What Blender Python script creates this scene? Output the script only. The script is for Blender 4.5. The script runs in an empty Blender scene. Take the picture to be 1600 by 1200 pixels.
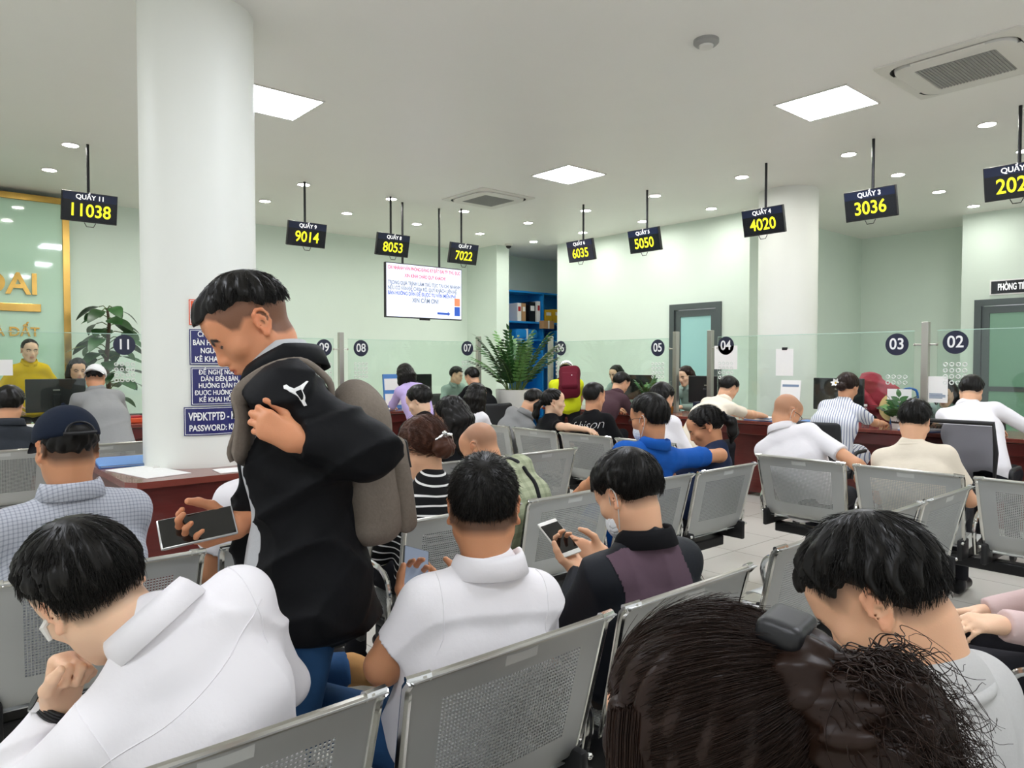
import bpy, bmesh, math, random
import numpy as np
from mathutils import Vector, Matrix
from mathutils.bvhtree import BVHTree

C = bpy.context.scene.collection
SC = bpy.context.scene
PI = math.pi
R_ = math.radians
rng = np.random.default_rng(7)
random.seed(7)

# ------------------------------------------------------------------ camera
# X runs along the near bench rows (to the right-hand vanishing point), Y along the right-hand counter
cam_d = bpy.data.cameras.new('camera')
cam = bpy.data.objects.new('camera', cam_d)
C.objects.link(cam)
cam.location = (0, 0, 1.42)
cam.rotation_euler = (R_(90 - 1.72), 0, R_(49.2 - 90))
cam_d.sensor_width = 36
cam_d.lens = 25.43
cam_d.clip_start = 0.02
SC.camera = cam

# ------------------------------------------------------------------ world: daylight from the open glazed front behind the viewer
w = bpy.data.worlds.new('world')
SC.world = w
w.use_nodes = True
bg = w.node_tree.nodes['Background']
bg.inputs[0].default_value = (0.93, 0.97, 1.0, 1)
bg.inputs[1].default_value = 0.45

SC.view_settings.view_transform = 'Standard'
SC.view_settings.look = 'None'
SC.view_settings.gamma = 1
SC.view_settings.use_curve_mapping = False
SC.view_settings.exposure = 1.15
SC.cycles.use_denoising = True
SC.cycles.max_bounces = 8
SC.cycles.transparent_max_bounces = 16

CEIL = 3.6
PANELS = [(2.5, 5.95), (6.03, 5.98), (6.03, 2.93), (2.5, 2.93), (-1.0, 5.95), (-1.0, 2.93), (2.5, -0.1), (6.03, -0.1), (-1.0, -0.1)]
PANEL_POWER = 18.0
SPOT_POWER = 100.0

# ------------------------------------------------------------------ materials
def lin(c):
    if isinstance(c, str):
        c = c.lstrip('#'); c = [int(c[i:i + 2], 16) / 255 for i in (0, 2, 4)]
    return tuple(((v / 12.92) if v <= .04045 else ((v + .055) / 1.055) ** 2.4) for v in c[:3])

def mat(name, col, rough=.5, metal=0., spec=.5, noise=0., nscale=20., bump=0., bscale=60., emit=0., coat=0., stretch=None):
    m = bpy.data.materials.new(name); m.use_nodes = True
    nt = m.node_tree; b = nt.nodes['Principled BSDF']
    c = lin(col)
    b.inputs['Base Color'].default_value = (*c, 1)
    b.inputs['Roughness'].default_value = rough
    b.inputs['Metallic'].default_value = metal
    b.inputs['Specular IOR Level'].default_value = spec
    b.inputs['Coat Weight'].default_value = coat
    if emit:
        b.inputs['Emission Color'].default_value = (*c, 1); b.inputs['Emission Strength'].default_value = emit
    tc = None
    def coords():
        tc = nt.nodes.new('ShaderNodeTexCoord'); mp = nt.nodes.new('ShaderNodeMapping')
        nt.links.new(tc.outputs['Object'], mp.inputs[0])
        if stretch: mp.inputs['Scale'].default_value = stretch
        return mp.outputs[0]
    if noise:
        n = nt.nodes.new('ShaderNodeTexNoise'); n.inputs['Scale'].default_value = nscale; n.inputs['Detail'].default_value = 4
        nt.links.new(coords(), n.inputs['Vector'])
        mx = nt.nodes.new('ShaderNodeMix'); mx.data_type = 'RGBA'
        mx.inputs['A'].default_value = (*[max(0, v * (1 - noise)) for v in c], 1)
        mx.inputs['B'].default_value = (*[min(1, v * (1 + noise)) for v in c], 1)
        nt.links.new(n.outputs['Fac'], mx.inputs['Factor']); nt.links.new(mx.outputs['Result'], b.inputs['Base Color'])
    if bump:
        n = nt.nodes.new('ShaderNodeTexNoise'); n.inputs['Scale'].default_value = bscale; n.inputs['Detail'].default_value = 5
        nt.links.new(coords(), n.inputs['Vector'])
        bp = nt.nodes.new('ShaderNodeBump'); bp.inputs['Strength'].default_value = bump; bp.inputs['Distance'].default_value = .01
        nt.links.new(n.outputs['Fac'], bp.inputs['Height']); nt.links.new(bp.outputs[0], b.inputs['Normal'])
    return m

def mat_math(nt, op, a, bv=None):
    n = nt.nodes.new('ShaderNodeMath'); n.operation = op
    for i, v in enumerate((a, bv)):
        if v is None: continue
        if isinstance(v, (int, float)): n.inputs[i].default_value = v
        else: nt.links.new(v, n.inputs[i])
    return n.outputs[0]

def mat_lines(name, base, line, axes, period, width, rough=.8, bump=.15):
    """cloth with woven lines: axes is a list of (x,y,z) directions in the garment's own space"""
    m = mat(name, base, rough, spec=.25, bump=bump, bscale=35)
    nt = m.node_tree; b = nt.nodes['Principled BSDF']
    tc = nt.nodes.new('ShaderNodeTexCoord')
    fac = None
    for i, ax in enumerate(axes):
        d = nt.nodes.new('ShaderNodeVectorMath'); d.operation = 'DOT_PRODUCT'; d.inputs[1].default_value = ax
        nt.links.new(tc.outputs['Object'], d.inputs[0])
        per = period if isinstance(period, (int, float)) else period[i]
        f = mat_math(nt, 'FRACT', mat_math(nt, 'MULTIPLY', d.outputs['Value'], 1 / per))
        g = mat_math(nt, 'LESS_THAN', f, width)
        fac = g if fac is None else mat_math(nt, 'ADD', mat_math(nt, 'MULTIPLY', fac, .55), mat_math(nt, 'MULTIPLY', g, .55))
    mx = nt.nodes.new('ShaderNodeMix'); mx.data_type = 'RGBA'; mx.clamp_factor = True
    mx.inputs['A'].default_value = (*lin(base), 1); mx.inputs['B'].default_value = (*lin(line), 1)
    nt.links.new(fac, mx.inputs['Factor']); nt.links.new(mx.outputs['Result'], b.inputs['Base Color'])
    return m

def mat_glass(name, tint, refl=.12, base=.0):
    m = bpy.data.materials.new(name); m.use_nodes = True
    nt = m.node_tree; nt.nodes.remove(nt.nodes['Principled BSDF']); out = nt.nodes['Material Output']
    tr = nt.nodes.new('ShaderNodeBsdfTransparent'); tr.inputs[0].default_value = (*tint, 1)
    gl = nt.nodes.new('ShaderNodeBsdfGlossy'); gl.inputs['Roughness'].default_value = .03
    fr = nt.nodes.new('ShaderNodeFresnel'); fr.inputs[0].default_value = 1.35
    f = mat_math(nt, 'ADD', mat_math(nt, 'MULTIPLY', fr.outputs[0], refl * 6), base)
    mx = nt.nodes.new('ShaderNodeMixShader')
    nt.links.new(f, mx.inputs[0]); nt.links.new(tr.outputs[0], mx.inputs[1]); nt.links.new(gl.outputs[0], mx.inputs[2])
    nt.links.new(mx.outputs[0], out.inputs[0])
    return m

def mat_vcol(name, rough=.5, spec=.4, bump=0., bscale=300., sss=0.):
    m = mat(name, (.5, .5, .5), rough, spec=spec, bump=bump, bscale=bscale)
    nt = m.node_tree; b = nt.nodes['Principled BSDF']
    a = nt.nodes.new('ShaderNodeVertexColor'); a.layer_name = 'Col'
    nt.links.new(a.outputs['Color'], b.inputs['Base Color'])
    if sss:
        b.inputs['Subsurface Weight'].default_value = sss
        b.inputs['Subsurface Radius'].default_value = (1, .35, .2); b.inputs['Subsurface Scale'].default_value = .006
    return m

M = {}
M['wall'] = mat('wall paint', '#dfece0', .6, spec=.3, noise=.02, nscale=3, bump=.02)
M['ceil'] = mat('ceiling paint', '#efeee8', .45, spec=.35, noise=.015, nscale=2)
M['column'] = mat('column paint', '#e9ebe3', .45, spec=.35, noise=.015, nscale=3)
M['gold'] = mat('brushed gold', '#cfa75a', .25, 1.0, noise=.2, nscale=5)
M['green_glass'] = mat('back painted glass', '#bfe0c6', .05, spec=.6, coat=.6)
M['wood'] = mat('mahogany veneer', '#5e2420', .28, spec=.5, noise=.35, nscale=6, stretch=(1, 1, 9), coat=.3)
M['wood_top'] = mat('mahogany top', '#7a3a30', .25, spec=.5, noise=.3, nscale=5, stretch=(1, 8, 1), coat=.4)
M['steel'] = mat('painted steel sheet', '#b6b8b6', .42, .5, noise=.06, nscale=4)
M['chrome'] = mat('chrome', '#d9d9d6', .12, 1.0)
M['black_plastic'] = mat('black plastic', '#141416', .45)
M['black_metal'] = mat('black powder coat', '#1b1b1d', .4, .2)
M['grey_metal'] = mat('satin metal', '#b9b7ae', .3, .9)
M['screen'] = mat('screen black', '#15191f', .2)
M['screen_head'] = mat('screen header', '#1a2440', .25)
M['yellow'] = mat('yellow digits', '#f3f023', .5, emit=.5)
M['white_txt'] = mat('white lettering', '#f4f4f4', .5, emit=.35)
M['white_paint'] = mat('white print', '#f4f4f2', .5)
M['paper'] = mat('paper', '#f1f0ec', .7, noise=.02)
M['navy_plate'] = mat('navy plate', '#1d1f63', .3, coat=.3)
M['navy'] = mat('navy vinyl', '#1b2038', .4)
M['orange'] = mat('orange plate', '#e2592b', .4)
M['ring'] = mat('frosted ring sticker', '#dfe4dd', .6)
M['tv_white'] = mat('tv picture', '#dfe2f2', .4, emit=.4)
M['tv_red'] = mat('tv red text', '#e0305a', .4, emit=.3)
M['tv_grey'] = mat('tv grey text', '#6f7f95', .4, emit=.12)
M['tv_blue'] = mat('tv blue', '#2b55b5', .4, emit=.25)
M['tv_orange'] = mat('tv orange', '#f0835c', .4, emit=.3)
M['panel_light'] = mat('panel diffuser', '#f1f5ff', .5, emit=PANEL_POWER)
M['spot_light'] = mat('downlight lens', '#fffdf8', .5, emit=SPOT_POWER)
M['white_plastic'] = mat('white plastic', '#dcdad2', .4)
M['sticker'] = mat('seat sticker', '#c6c8c5', .5)
M['grey_plastic'] = mat('grey louvre', '#9a9a96', .5)
M['alu'] = mat('grey aluminium frame', '#5c6464', .35, .5)
M['door_glass'] = mat('frosted teal glass', '#9fd0cc', .25, spec=.5, coat=.3)
M['door_glass2'] = mat('frosted green glass', '#7ba48c', .25, spec=.5, coat=.3)
M['glass'] = mat_glass('partition glass', (.93, .975, .95), .12, .02)
M['glass_edge'] = mat('glass edge', '#b9d9c8', .2)
M['leaf'] = mat('leaf', '#2f5b2a', .35, noise=.4, nscale=9)
M['leaf_dark'] = mat('dark leaf', '#23441f', .35, noise=.5, nscale=9)
M['leaf_light'] = mat('light leaf', '#5f8f4a', .4, noise=.35, nscale=9)
M['stem'] = mat('stem', '#50662f', .6)
M['bark'] = mat('bark', '#4d3b2a', .8, noise=.3, bump=.5)
M['pot'] = mat('white ceramic', '#e4e2dc', .3, coat=.3)
M['soil'] = mat('soil', '#2b2119', .9, bump=.6)
M['shelf_blue'] = mat('blue shelving', '#1a86cf', .4)
M['box_yellow'] = mat('yellow box', '#d9ad1c', .6)
M['box_tan'] = mat('tan carton', '#b98f63', .7)
M['folder_blue'] = mat('blue folder', '#4f86c9', .4)
M['red_cloth'] = mat('dark red cloth', '#9c2b3a', .8, bump=.4, bscale=25)
M['blue_cloth'] = mat('blue cloth', '#2467ab', .8, bump=.4, bscale=25)
M['straw'] = mat('straw', '#d2b078', .8, bump=.5, bscale=120)
M['yellow_plastic'] = mat('yellow plastic', '#e6b21f', .4)
M['office_black'] = mat('black upholstery', '#17181b', .7, bump=.2, bscale=200)
M['mesh_back'] = mat_glass('office mesh', (.42, .42, .43), .01, 0)
M['clear_plastic'] = mat_glass('clear plastic', (.8, .85, .88), .12, .08)
M['amber'] = mat('amber drink', '#d98b1c', .2)
M['phone_glass'] = mat('phone screen', '#07080a', .06, spec=.6, coat=.5)
M['phone_lit'] = mat('lit phone screen', '#5d6674', .15, emit=.45)
M['phone_silver'] = mat('phone shell', '#dadad8', .25, .6)
M['red_plastic'] = mat('red plastic', '#b3262c', .4)

def mat_floor():
    m = mat('floor tiles', '#d6d2c8', .12, spec=.5)
    nt = m.node_tree; b = nt.nodes['Principled BSDF']
    tc = nt.nodes.new('ShaderNodeTexCoord'); br = nt.nodes.new('ShaderNodeTexBrick')
    br.offset = 0; br.inputs['Scale'].default_value = 1; br.inputs['Brick Width'].default_value = .6; br.inputs['Row Height'].default_value = .6
    br.inputs['Mortar Size'].default_value = .004
    br.inputs['Color1'].default_value = (*lin('#d9d5ca'), 1); br.inputs['Color2'].default_value = (*lin('#d4d0c5'), 1); br.inputs['Mortar'].default_value = (*lin('#a8a49a'), 1)
    nt.links.new(tc.outputs['Object'], br.inputs['Vector']); nt.links.new(br.outputs['Color'], b.inputs['Base Color'])
    return m
M['floor'] = mat_floor()

# ------------------------------------------------------------------ object helpers
def link(o, parent=None):
    C.objects.link(o)
    if parent is not None: o.parent = parent
    return o

def thing(name, label, cat, loc=(0, 0, 0), rz=0, group=None):
    o = bpy.data.objects.new(name, None); C.objects.link(o)
    o.empty_display_size = .1
    o.location = loc; o.rotation_euler = (0, 0, rz)
    o['label'] = label; o['category'] = cat
    if group: o['group'] = group
    return o

def tag(o, label, cat, group=None):
    o['label'] = label; o['category'] = cat
    if group: o['group'] = group
    return o

def dup(root, loc=None, rz=None, label=None, group=None):
    def cp(o, par):
        c = o.copy(); C.objects.link(c)
        if par is not None: c.parent = par
        for ch in list(o.children): cp(ch, c)
        return c
    r = cp(root, None)
    if loc is not None: r.location = loc
    if rz is not None: r.rotation_euler = (0, 0, rz)
    if label: r['label'] = label
    if group: r['group'] = group
    return r

class MB:
    """collects simple solids, then links them as one mesh object"""
    def __init__(s): s.bm = bmesh.new()
    def box(s, lo, hi, bev=0., mx=None):
        lo = Vector(lo); hi = Vector(hi)
        r = bmesh.ops.create_cube(s.bm, size=1)
        vs = r['verts']
        bmesh.ops.scale(s.bm, verts=vs, vec=hi - lo)
        bmesh.ops.translate(s.bm, verts=vs, vec=(lo + hi) / 2)
        if bev:
            es = list({e for v in vs for e in v.link_edges})
            g = bmesh.ops.bevel(s.bm, geom=es, offset=bev, segments=2, affect='EDGES', profile=.5)
            vs = list({v for f in g['faces'] for v in f.verts} | {v for v in vs if v.is_valid})
        if mx is not None: bmesh.ops.transform(s.bm, verts=vs, matrix=mx)
        return s
    def cyl(s, a, b, r1, r2=None, seg=16, cap=True):
        a = Vector(a); b = Vector(b); r2 = r1 if r2 is None else r2
        d = b - a
        mx = Matrix.Translation((a + b) / 2) @ d.to_track_quat('Z', 'Y').to_matrix().to_4x4()
        bmesh.ops.create_cone(s.bm, cap_ends=cap, segments=seg, radius1=r1, radius2=r2, depth=d.length, matrix=mx)
        return s
    def tube(s, pts, r, seg=8, closed=False):
        pts = [Vector(p) for p in pts]; n = len(pts); rings = []
        up = Vector((0, 0, 1)); prev = None
        for i, p in enumerate(pts):
            if closed: t = pts[(i + 1) % n] - pts[i - 1]
            else: t = pts[min(i + 1, n - 1)] - pts[max(i - 1, 0)]
            t.normalize()
            if prev is None:
                a = t.cross(up if abs(t.z) < .95 else Vector((1, 0, 0))).normalized()
            else:
                a = (prev - t * prev.dot(t)).normalized()
            prev = a; b = t.cross(a)
            rr = r[i] if isinstance(r, (list, tuple)) else r
            rings.append([s.bm.verts.new(p + (a * math.cos(k * 2 * PI / seg) + b * math.sin(k * 2 * PI / seg)) * rr) for k in range(seg)])
        for i in range(n if closed else n - 1):
            A = rings[i]; B = rings[(i + 1) % n]
            for k in range(seg): s.bm.faces.new((A[k], A[(k + 1) % seg], B[(k + 1) % seg], B[k]))
        if not closed:
            s.bm.faces.new(rings[0][::-1]); s.bm.faces.new(rings[-1])
        return s
    def sphere(s, c, r, seg=12):
        r = (r, r, r) if isinstance(r, (int, float)) else r
        mx = Matrix.Translation(Vector(c)) @ Matrix.Diagonal((*r, 1))
        bmesh.ops.create_uvsphere(s.bm, u_segments=seg, v_segments=seg // 2 + 2, radius=1, matrix=mx)
        return s
    def lathe(s, prof, c=(0, 0, 0), seg=24):
        c = Vector(c); rings = []
        for r, z in prof:
            rings.append([s.bm.verts.new(c + Vector((r * math.cos(k * 2 * PI / seg), r * math.sin(k * 2 * PI / seg), z))) for k in range(seg)])
        for A, B in zip(rings, rings[1:]):
            for k in range(seg): s.bm.faces.new((A[k], A[(k + 1) % seg], B[(k + 1) % seg], B[k]))
        s.bm.faces.new(rings[0][::-1]); s.bm.faces.new(rings[-1])
        return s
    def poly(s, pts, th=None):
        vs = [s.bm.verts.new(p) for p in pts]; f = s.bm.faces.new(vs)
        if th:
            g = bmesh.ops.extrude_face_region(s.bm, geom=[f])
            bmesh.ops.translate(s.bm, verts=[v for v in g['geom'] if isinstance(v, bmesh.types.BMVert)], vec=th)
        return s
    def build(s, name, m, parent=None, smooth=False, loc=None):
        bmesh.ops.recalc_face_normals(s.bm, faces=s.bm.faces)
        me = bpy.data.meshes.new(name); s.bm.to_mesh(me); s.bm.free()
        me.materials.append(m)
        if smooth:
            me.polygons.foreach_set('use_smooth', [True] * len(me.polygons))
            me.set_sharp_from_angle(angle=R_(40))
        o = bpy.data.objects.new(name, me)
        if loc is not None: o.location = loc
        return link(o, parent)

def struct(name, mb, m, label=None, smooth=False):
    o = mb.build(name, m, smooth=smooth); o['kind'] = 'structure'
    if label: o['label'] = label
    return o

def mesh_np(name, V, F, m, parent=None, col=None, smooth=True):
    """V (n,3), F (m,4) or (m,3)"""
    me = bpy.data.meshes.new(name)
    V = np.asarray(V, np.float32); F = np.asarray(F, np.int32); k = F.shape[1]
    me.vertices.add(len(V)); me.vertices.foreach_set('co', V.ravel())
    me.loops.add(F.size); me.loops.foreach_set('vertex_index', F.ravel())
    me.polygons.add(len(F)); me.polygons.foreach_set('loop_start', np.arange(0, F.size, k, dtype=np.int32))
    me.polygons.foreach_set('use_smooth', np.full(len(F), smooth))
    me.update(calc_edges=True); me.validate()
    if col is not None:
        a = me.color_attributes.new('Col', 'FLOAT_COLOR', 'POINT')
        c4 = np.ones((len(V), 4), np.float32); c4[:, :3] = col
        a.data.foreach_set('color', c4.ravel())
    me.materials.append(m)
    o = bpy.data.objects.new(name, me)
    return link(o, parent)

def text_obj(name, body, size, m, parent=None, mx=None, offset=0., extrude=.0015, align='CENTER', shear=0., width=1.):
    cu = bpy.data.curves.new(name, 'FONT')
    body = ''.join({'Đ': 'Ð', 'Ư': 'U\u031b', 'Ơ': 'O\u031b', 'Ớ': 'Ó\u031b', 'Ờ': 'Ò\u031b', 'Ợ': 'Ọ\u031b', 'Ứ': 'Ú\u031b'}.get(k, k) for k in body); offset = size * (.013 if body.isdigit() else .021) if offset >= 0 else offset
    cu.body = body; cu.size = size; cu.align_x = align; cu.align_y = 'CENTER'
    cu.offset = offset; cu.extrude = extrude; cu.shear = shear; cu.resolution_u = 6 if body.isdigit() else 12; cu.space_character = 1.0
    t = bpy.data.objects.new(name + '_tmp', cu)
    me = bpy.data.meshes.new_from_object(t)
    bpy.data.objects.remove(t); bpy.data.curves.remove(cu)
    me.name = name
    if width != 1.: me.transform(Matrix.Diagonal((width, 1, 1, 1)))
    if mx is not None: me.transform(mx)
    me.materials.clear(); me.materials.append(m)
    return link(bpy.data.objects.new(name, me), parent)

# ------------------------------------------------------------------ organic surfaces: smooth unions of rounded limbs meshed as one skin
BIG = 1.0
def smin(a, b, k):
    h = np.maximum(k - np.abs(a - b), 0) / k
    return np.minimum(a, b) - h * h * k * .25

def nrm(v):
    v = np.asarray(v, float); return v / (np.linalg.norm(v) + 1e-12)

def A(*v): return np.array(v if len(v) > 1 else v[0], float)

class SDF:
    def __init__(s): s.pr = []; s.post = []
    def cone(s, a, b, r1, r2=None, k=.02, clip=None, sub=False):
        a = A(a); b = A(b); r2 = r1 if r2 is None else r2; r = max(r1, r2)
        s.pr.append(('c', a, b, r1, r2, k, clip, sub, np.minimum(a, b) - r, np.maximum(a, b) + r)); return s
    def chain(s, pts, rad, k=.01, sub=False):
        for i in range(len(pts) - 1): s.cone(pts[i], pts[i + 1], rad[i], rad[i + 1], k, sub=sub)
        return s
    def ell(s, c, r, R=None, k=.02, sub=False):
        c = A(c); r = A(r); m = r.max()
        e = np.full(3, m) if R is not None else r
        s.pr.append(('e', c, r, R, None, k, None, sub, c - e, c + e)); return s
    def rbox(s, c, hs, rad, R=None, k=.02, sub=False):
        c = A(c); hs = A(hs); m = np.linalg.norm(hs); e = np.full(3, m) if R is not None else hs
        s.pr.append(('b', c, hs, R, rad, k, None, sub, c - e, c + e)); return s
    def one(s, q, pr):
        if pr[0] == 'c':
            a, b, r1, r2 = pr[1:5]; ba = (b - a).astype(np.float32); pa = q - a.astype(np.float32)
            t = np.clip((pa @ ba) / (ba @ ba + 1e-12), 0, 1)
            e = pa - t[:, None] * ba
            d = np.sqrt(np.einsum('ij,ij->i', e, e)) - (r1 + t * (r2 - r1))
            if pr[6]:
                for pt, n in pr[6]: d = np.maximum(d, (q - pt.astype(np.float32)) @ n.astype(np.float32))
            return d
        c, r, R = pr[1:4]
        l = q - c.astype(np.float32)
        if R is not None: l = l @ R.astype(np.float32)
        if pr[0] == 'e':
            k0 = np.linalg.norm(l / r.astype(np.float32), axis=1); k1 = np.linalg.norm(l / (r * r).astype(np.float32), axis=1) + 1e-9
            return k0 * (k0 - 1) / k1
        u = np.abs(l) - (r - pr[4]).astype(np.float32)
        return np.linalg.norm(np.maximum(u, 0), axis=1) + np.minimum(u.max(axis=1), 0) - pr[4]
    def fn(s, p, margin):
        d = np.full(len(p), BIG, np.float32)
        for pr in s.pr:
            k = pr[5]; mg = margin + k; lo = (pr[8] - mg).astype(np.float32); hi = (pr[9] + mg).astype(np.float32)
            ix = np.nonzero((p[:, 0] > lo[0]) & (p[:, 0] < hi[0]) & (p[:, 1] > lo[1]) & (p[:, 1] < hi[1]) & (p[:, 2] > lo[2]) & (p[:, 2] < hi[2]))[0]
            if len(ix) == 0: continue
            v = s.one(p[ix], pr)
            d[ix] = -smin(-d[ix], v, k) if pr[7] else smin(d[ix], v, k)
        for f in s.post: d = f(p, d)
        return d
    def mesh(s, h, smooth=1, pad=.03):
        lo = np.min([q[8] for q in s.pr if not q[7]], axis=0) - pad; hi = np.max([q[9] for q in s.pr if not q[7]], axis=0) + pad
        c = 4 * h; n = np.ceil((hi - lo) / c).astype(int) + 1
        g = np.stack(np.meshgrid(*[np.arange(v) for v in n], indexing='ij'), -1).reshape(-1, 3)
        d = s.fn((lo + (g + .5) * c).astype(np.float32), c * 1.6)
        base = g[np.abs(d) < c * 1.35] * 4
        o5 = np.stack(np.meshgrid(*[np.arange(5)] * 3, indexing='ij'), -1).reshape(-1, 3)
        pts = (lo + (base[:, None, :] + o5[None]) * h).reshape(-1, 3).astype(np.float32)
        D = np.concatenate([s.fn(pts[i:i + 400000], 3 * h) for i in range(0, len(pts), 400000)]).reshape(-1, 5, 5, 5)
        cor = [(i, j, k) for i in (0, 1) for j in (0, 1) for k in (0, 1)]
        V8 = np.stack([D[:, i:i + 4, j:j + 4, k:k + 4] for i, j, k in cor], -1)
        ng = V8 < 0; cnt = ng.sum(-1); mask = (cnt > 0) & (cnt < 8)
        bi, ci, cj, ck = np.nonzero(mask)
        cell = base[bi] + np.stack([ci, cj, ck], -1); v8 = V8[bi, ci, cj, ck]
        acc = np.zeros((len(cell), 3)); num = np.zeros(len(cell)); co = np.array(cor, float)
        for a in range(8):
            for b in range(a + 1, 8):
                if np.abs(co[a] - co[b]).sum() != 1: continue
                x = (v8[:, a] < 0) != (v8[:, b] < 0)
                t = np.where(x, v8[:, a] / np.where(x, v8[:, a] - v8[:, b], 1), 0)
                acc += np.where(x[:, None], co[a] + t[:, None] * (co[b] - co[a]), 0); num += x
        V = lo + (cell + acc / num[:, None]) * h
        S = n * 4 + 8
        key = ((cell[:, 0] + 1) * S[1] + cell[:, 1] + 1) * S[2] + cell[:, 2] + 1
        order = np.argsort(key); sk = key[order]
        def find(c3):
            kk = ((c3[:, 0] + 1) * S[1] + c3[:, 1] + 1) * S[2] + c3[:, 2] + 1
            i = np.clip(np.searchsorted(sk, kk), 0, len(sk) - 1)
            return np.where(sk[i] == kk, order[i], -1)
        F = []
        s0 = v8[:, 0] < 0
        for ax, (ci_, u, w_) in enumerate(((4, A(0, 1, 0), A(0, 0, 1)), (2, A(0, 0, 1), A(1, 0, 0)), (1, A(1, 0, 0), A(0, 1, 0)))):
            s1 = v8[:, ci_] < 0; ix = np.nonzero(s0 != s1)[0]
            c0 = cell[ix]; u = u.astype(int); w_ = w_.astype(int)
            q = np.stack([ix, find(c0 - u), find(c0 - u - w_), find(c0 - w_)], -1)
            fl = s0[ix]
            q[~fl] = q[~fl][:, ::-1]
            F.append(q[(q >= 0).all(1)])
        F = np.concatenate(F)
        for _ in range(smooth):
            a2 = np.zeros_like(V); n2 = np.zeros(len(V))
            for i in range(4):
                np.add.at(a2, F[:, i], V[F[:, (i + 1) % 4]] + V[F[:, i - 1]]); np.add.at(n2, F[:, i], 2)
            ok = n2 > 0
            V[ok] = V[ok] * .5 + .5 * (a2[ok] / n2[ok][:, None])
        return V, F

def wrinkle(amp, f, seed):
    r = np.random.default_rng(seed); K = r.normal(size=(5, 3)); K /= np.linalg.norm(K, axis=1)[:, None]; ph = r.uniform(0, 6, 5)
    K = K.astype(np.float32)
    def w(p, d):
        a = p @ K[0] * f + ph[0] + 1.6 * np.sin(p @ K[1] * f * .45 + ph[1])
        b = p @ K[2] * f * 1.7 + ph[2] + 1.4 * np.sin(p @ K[3] * f * .6 + ph[3])
        g = .5 + .5 * np.sin(p @ K[4] * f * .35 + ph[4])
        ra = 1 - np.abs(np.sin(a * .5)); rb = 1 - np.abs(np.sin(b * .5))
        return d - amp * (1.9 * (ra * ra * ra - .25) * g + 1.2 * (rb * rb - .3) * (1 - g)).astype(np.float32)
    return w

def strands_mesh(P, r0):
    """P (n,m,3) poly-lines, r0 root radius -> tapered three-sided tubes"""
    n, m, _ = P.shape
    T = np.gradient(P, axis=1); T /= np.linalg.norm(T, axis=2, keepdims=True) + 1e-9
    ref = np.random.default_rng(3).normal(size=(n, 1, 3))
    a = np.cross(T, ref); a /= np.linalg.norm(a, axis=2, keepdims=True) + 1e-9
    b = np.cross(T, a)
    rad = (np.asarray(r0).reshape(-1, 1) * np.linspace(1, .25, m)[None])[..., None]
    rings = np.stack([P + rad * (a * math.cos(t) + b * math.sin(t)) for t in (0, 2.094, 4.189)], 2)
    V = rings.reshape(-1, 3)
    i = np.arange(n)[:, None, None] * m * 3; j = np.arange(m - 1)[None, :, None] * 3; k = np.arange(3)[None, None]; k2 = (k + 1) % 3
    F = np.stack([i + j + k, i + j + k2, i + j + 3 + k2, i + j + 3 + k], -1).reshape(-1, 4)
    return V, F

def join_np(parts):
    V = []; F = []; o = 0
    for v, f in parts: V.append(v); F.append(f + o); o += len(v)
    return np.concatenate(V), np.concatenate(F)

# ------------------------------------------------------------------ the room shell
struct('floor', MB().box((-7, -5, -.1), (14, 12, 0)), M['floor'])
struct('ceiling', MB().box((-7, -5, CEIL), (14, 12, CEIL + .1)), M['ceil'])
struct('wall_left', MB().box((-7, 11.3, 0), (11.5, 11.5, CEIL)), M['wall'])
struct('wall_right', MB().box((9.45, 7.09, 0), (9.65, 9.66, CEIL)).box((9.45, 5.7, 0), (9.65, 6.15, CEIL)).box((9.45, 6.15, 2.33), (9.65, 7.09, CEIL)), M['wall'])
struct('wall_archive', MB().box((11.3, 9.66, 0), (11.5, 11.5, CEIL)).box((9.65, 9.56, 0), (11.5, 9.66, CEIL)), M['wall'])
struct('wall_recess', MB().box((9.65, 5.7, 0), (13.3, 5.9, CEIL)).box((13.1, 3.7, 0), (13.3, 5.7, CEIL)).box((12.3, 3.7, 0), (13.1, 3.8, CEIL)), M['wall'])
struct('wall_front', MB().box((12.1, 3.62, 0), (12.3, 3.8, CEIL)).box((12.1, -3, 0), (12.3, 2.62, CEIL)).box((12.1, 2.62, 2.33), (12.3, 3.62, CEIL)), M['wall'])
struct('column_pier', MB().box((8.6, 10.4, 0), (8.9, 11.3, CEIL)), M['wall'])
struct('column_near', MB().cyl((1.507, 4.77, 0), (1.507, 4.77, CEIL), .336, seg=64), M['column'], smooth=True)
struct('column_far', MB().cyl((8.78, 4.75, 0), (8.78, 4.75, CEIL), .36, seg=64), M['column'], smooth=True)
struct('baseboard_right', MB().box((9.43, 7.09, 0), (9.45, 9.66, .1)), M['wall'])

# doors
def make_door(name, X, y0, y1, top, glass, label):
    o = struct(name, MB().box((X - .03, y0, 0), (X + .1, y0 + .09, top)).box((X - .03, y1 - .09, 0), (X + .1, y1, top)).box((X - .03, y0 + .09, top - .09), (X + .1, y1 - .09, top)), M['alu'], label)
    l = MB().box((X, y0 + .095, .02), (X + .05, y0 + .19, top - .1)).box((X, y1 - .19, .02), (X + .05, y1 - .095, top - .1)).box((X, y0 + .19, top - .2), (X + .05, y1 - .19, top - .1)).box((X, y0 + .19, .02), (X + .05, y1 - .19, .2)).box((X, y0 + .19, 1.0), (X + .05, y1 - .19, 1.07)).build('door_leaf', M['alu'], o)
    MB().box((X + .015, y0 + .18, .15), (X + .035, y1 - .18, top - .18)).build('door_glass', glass, l)
    MB().box((X - .05, y0 + .13, 1.0), (X - .0, y0 + .16, 1.22), .006).build('door_handle', M['grey_metal'], l)
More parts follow.
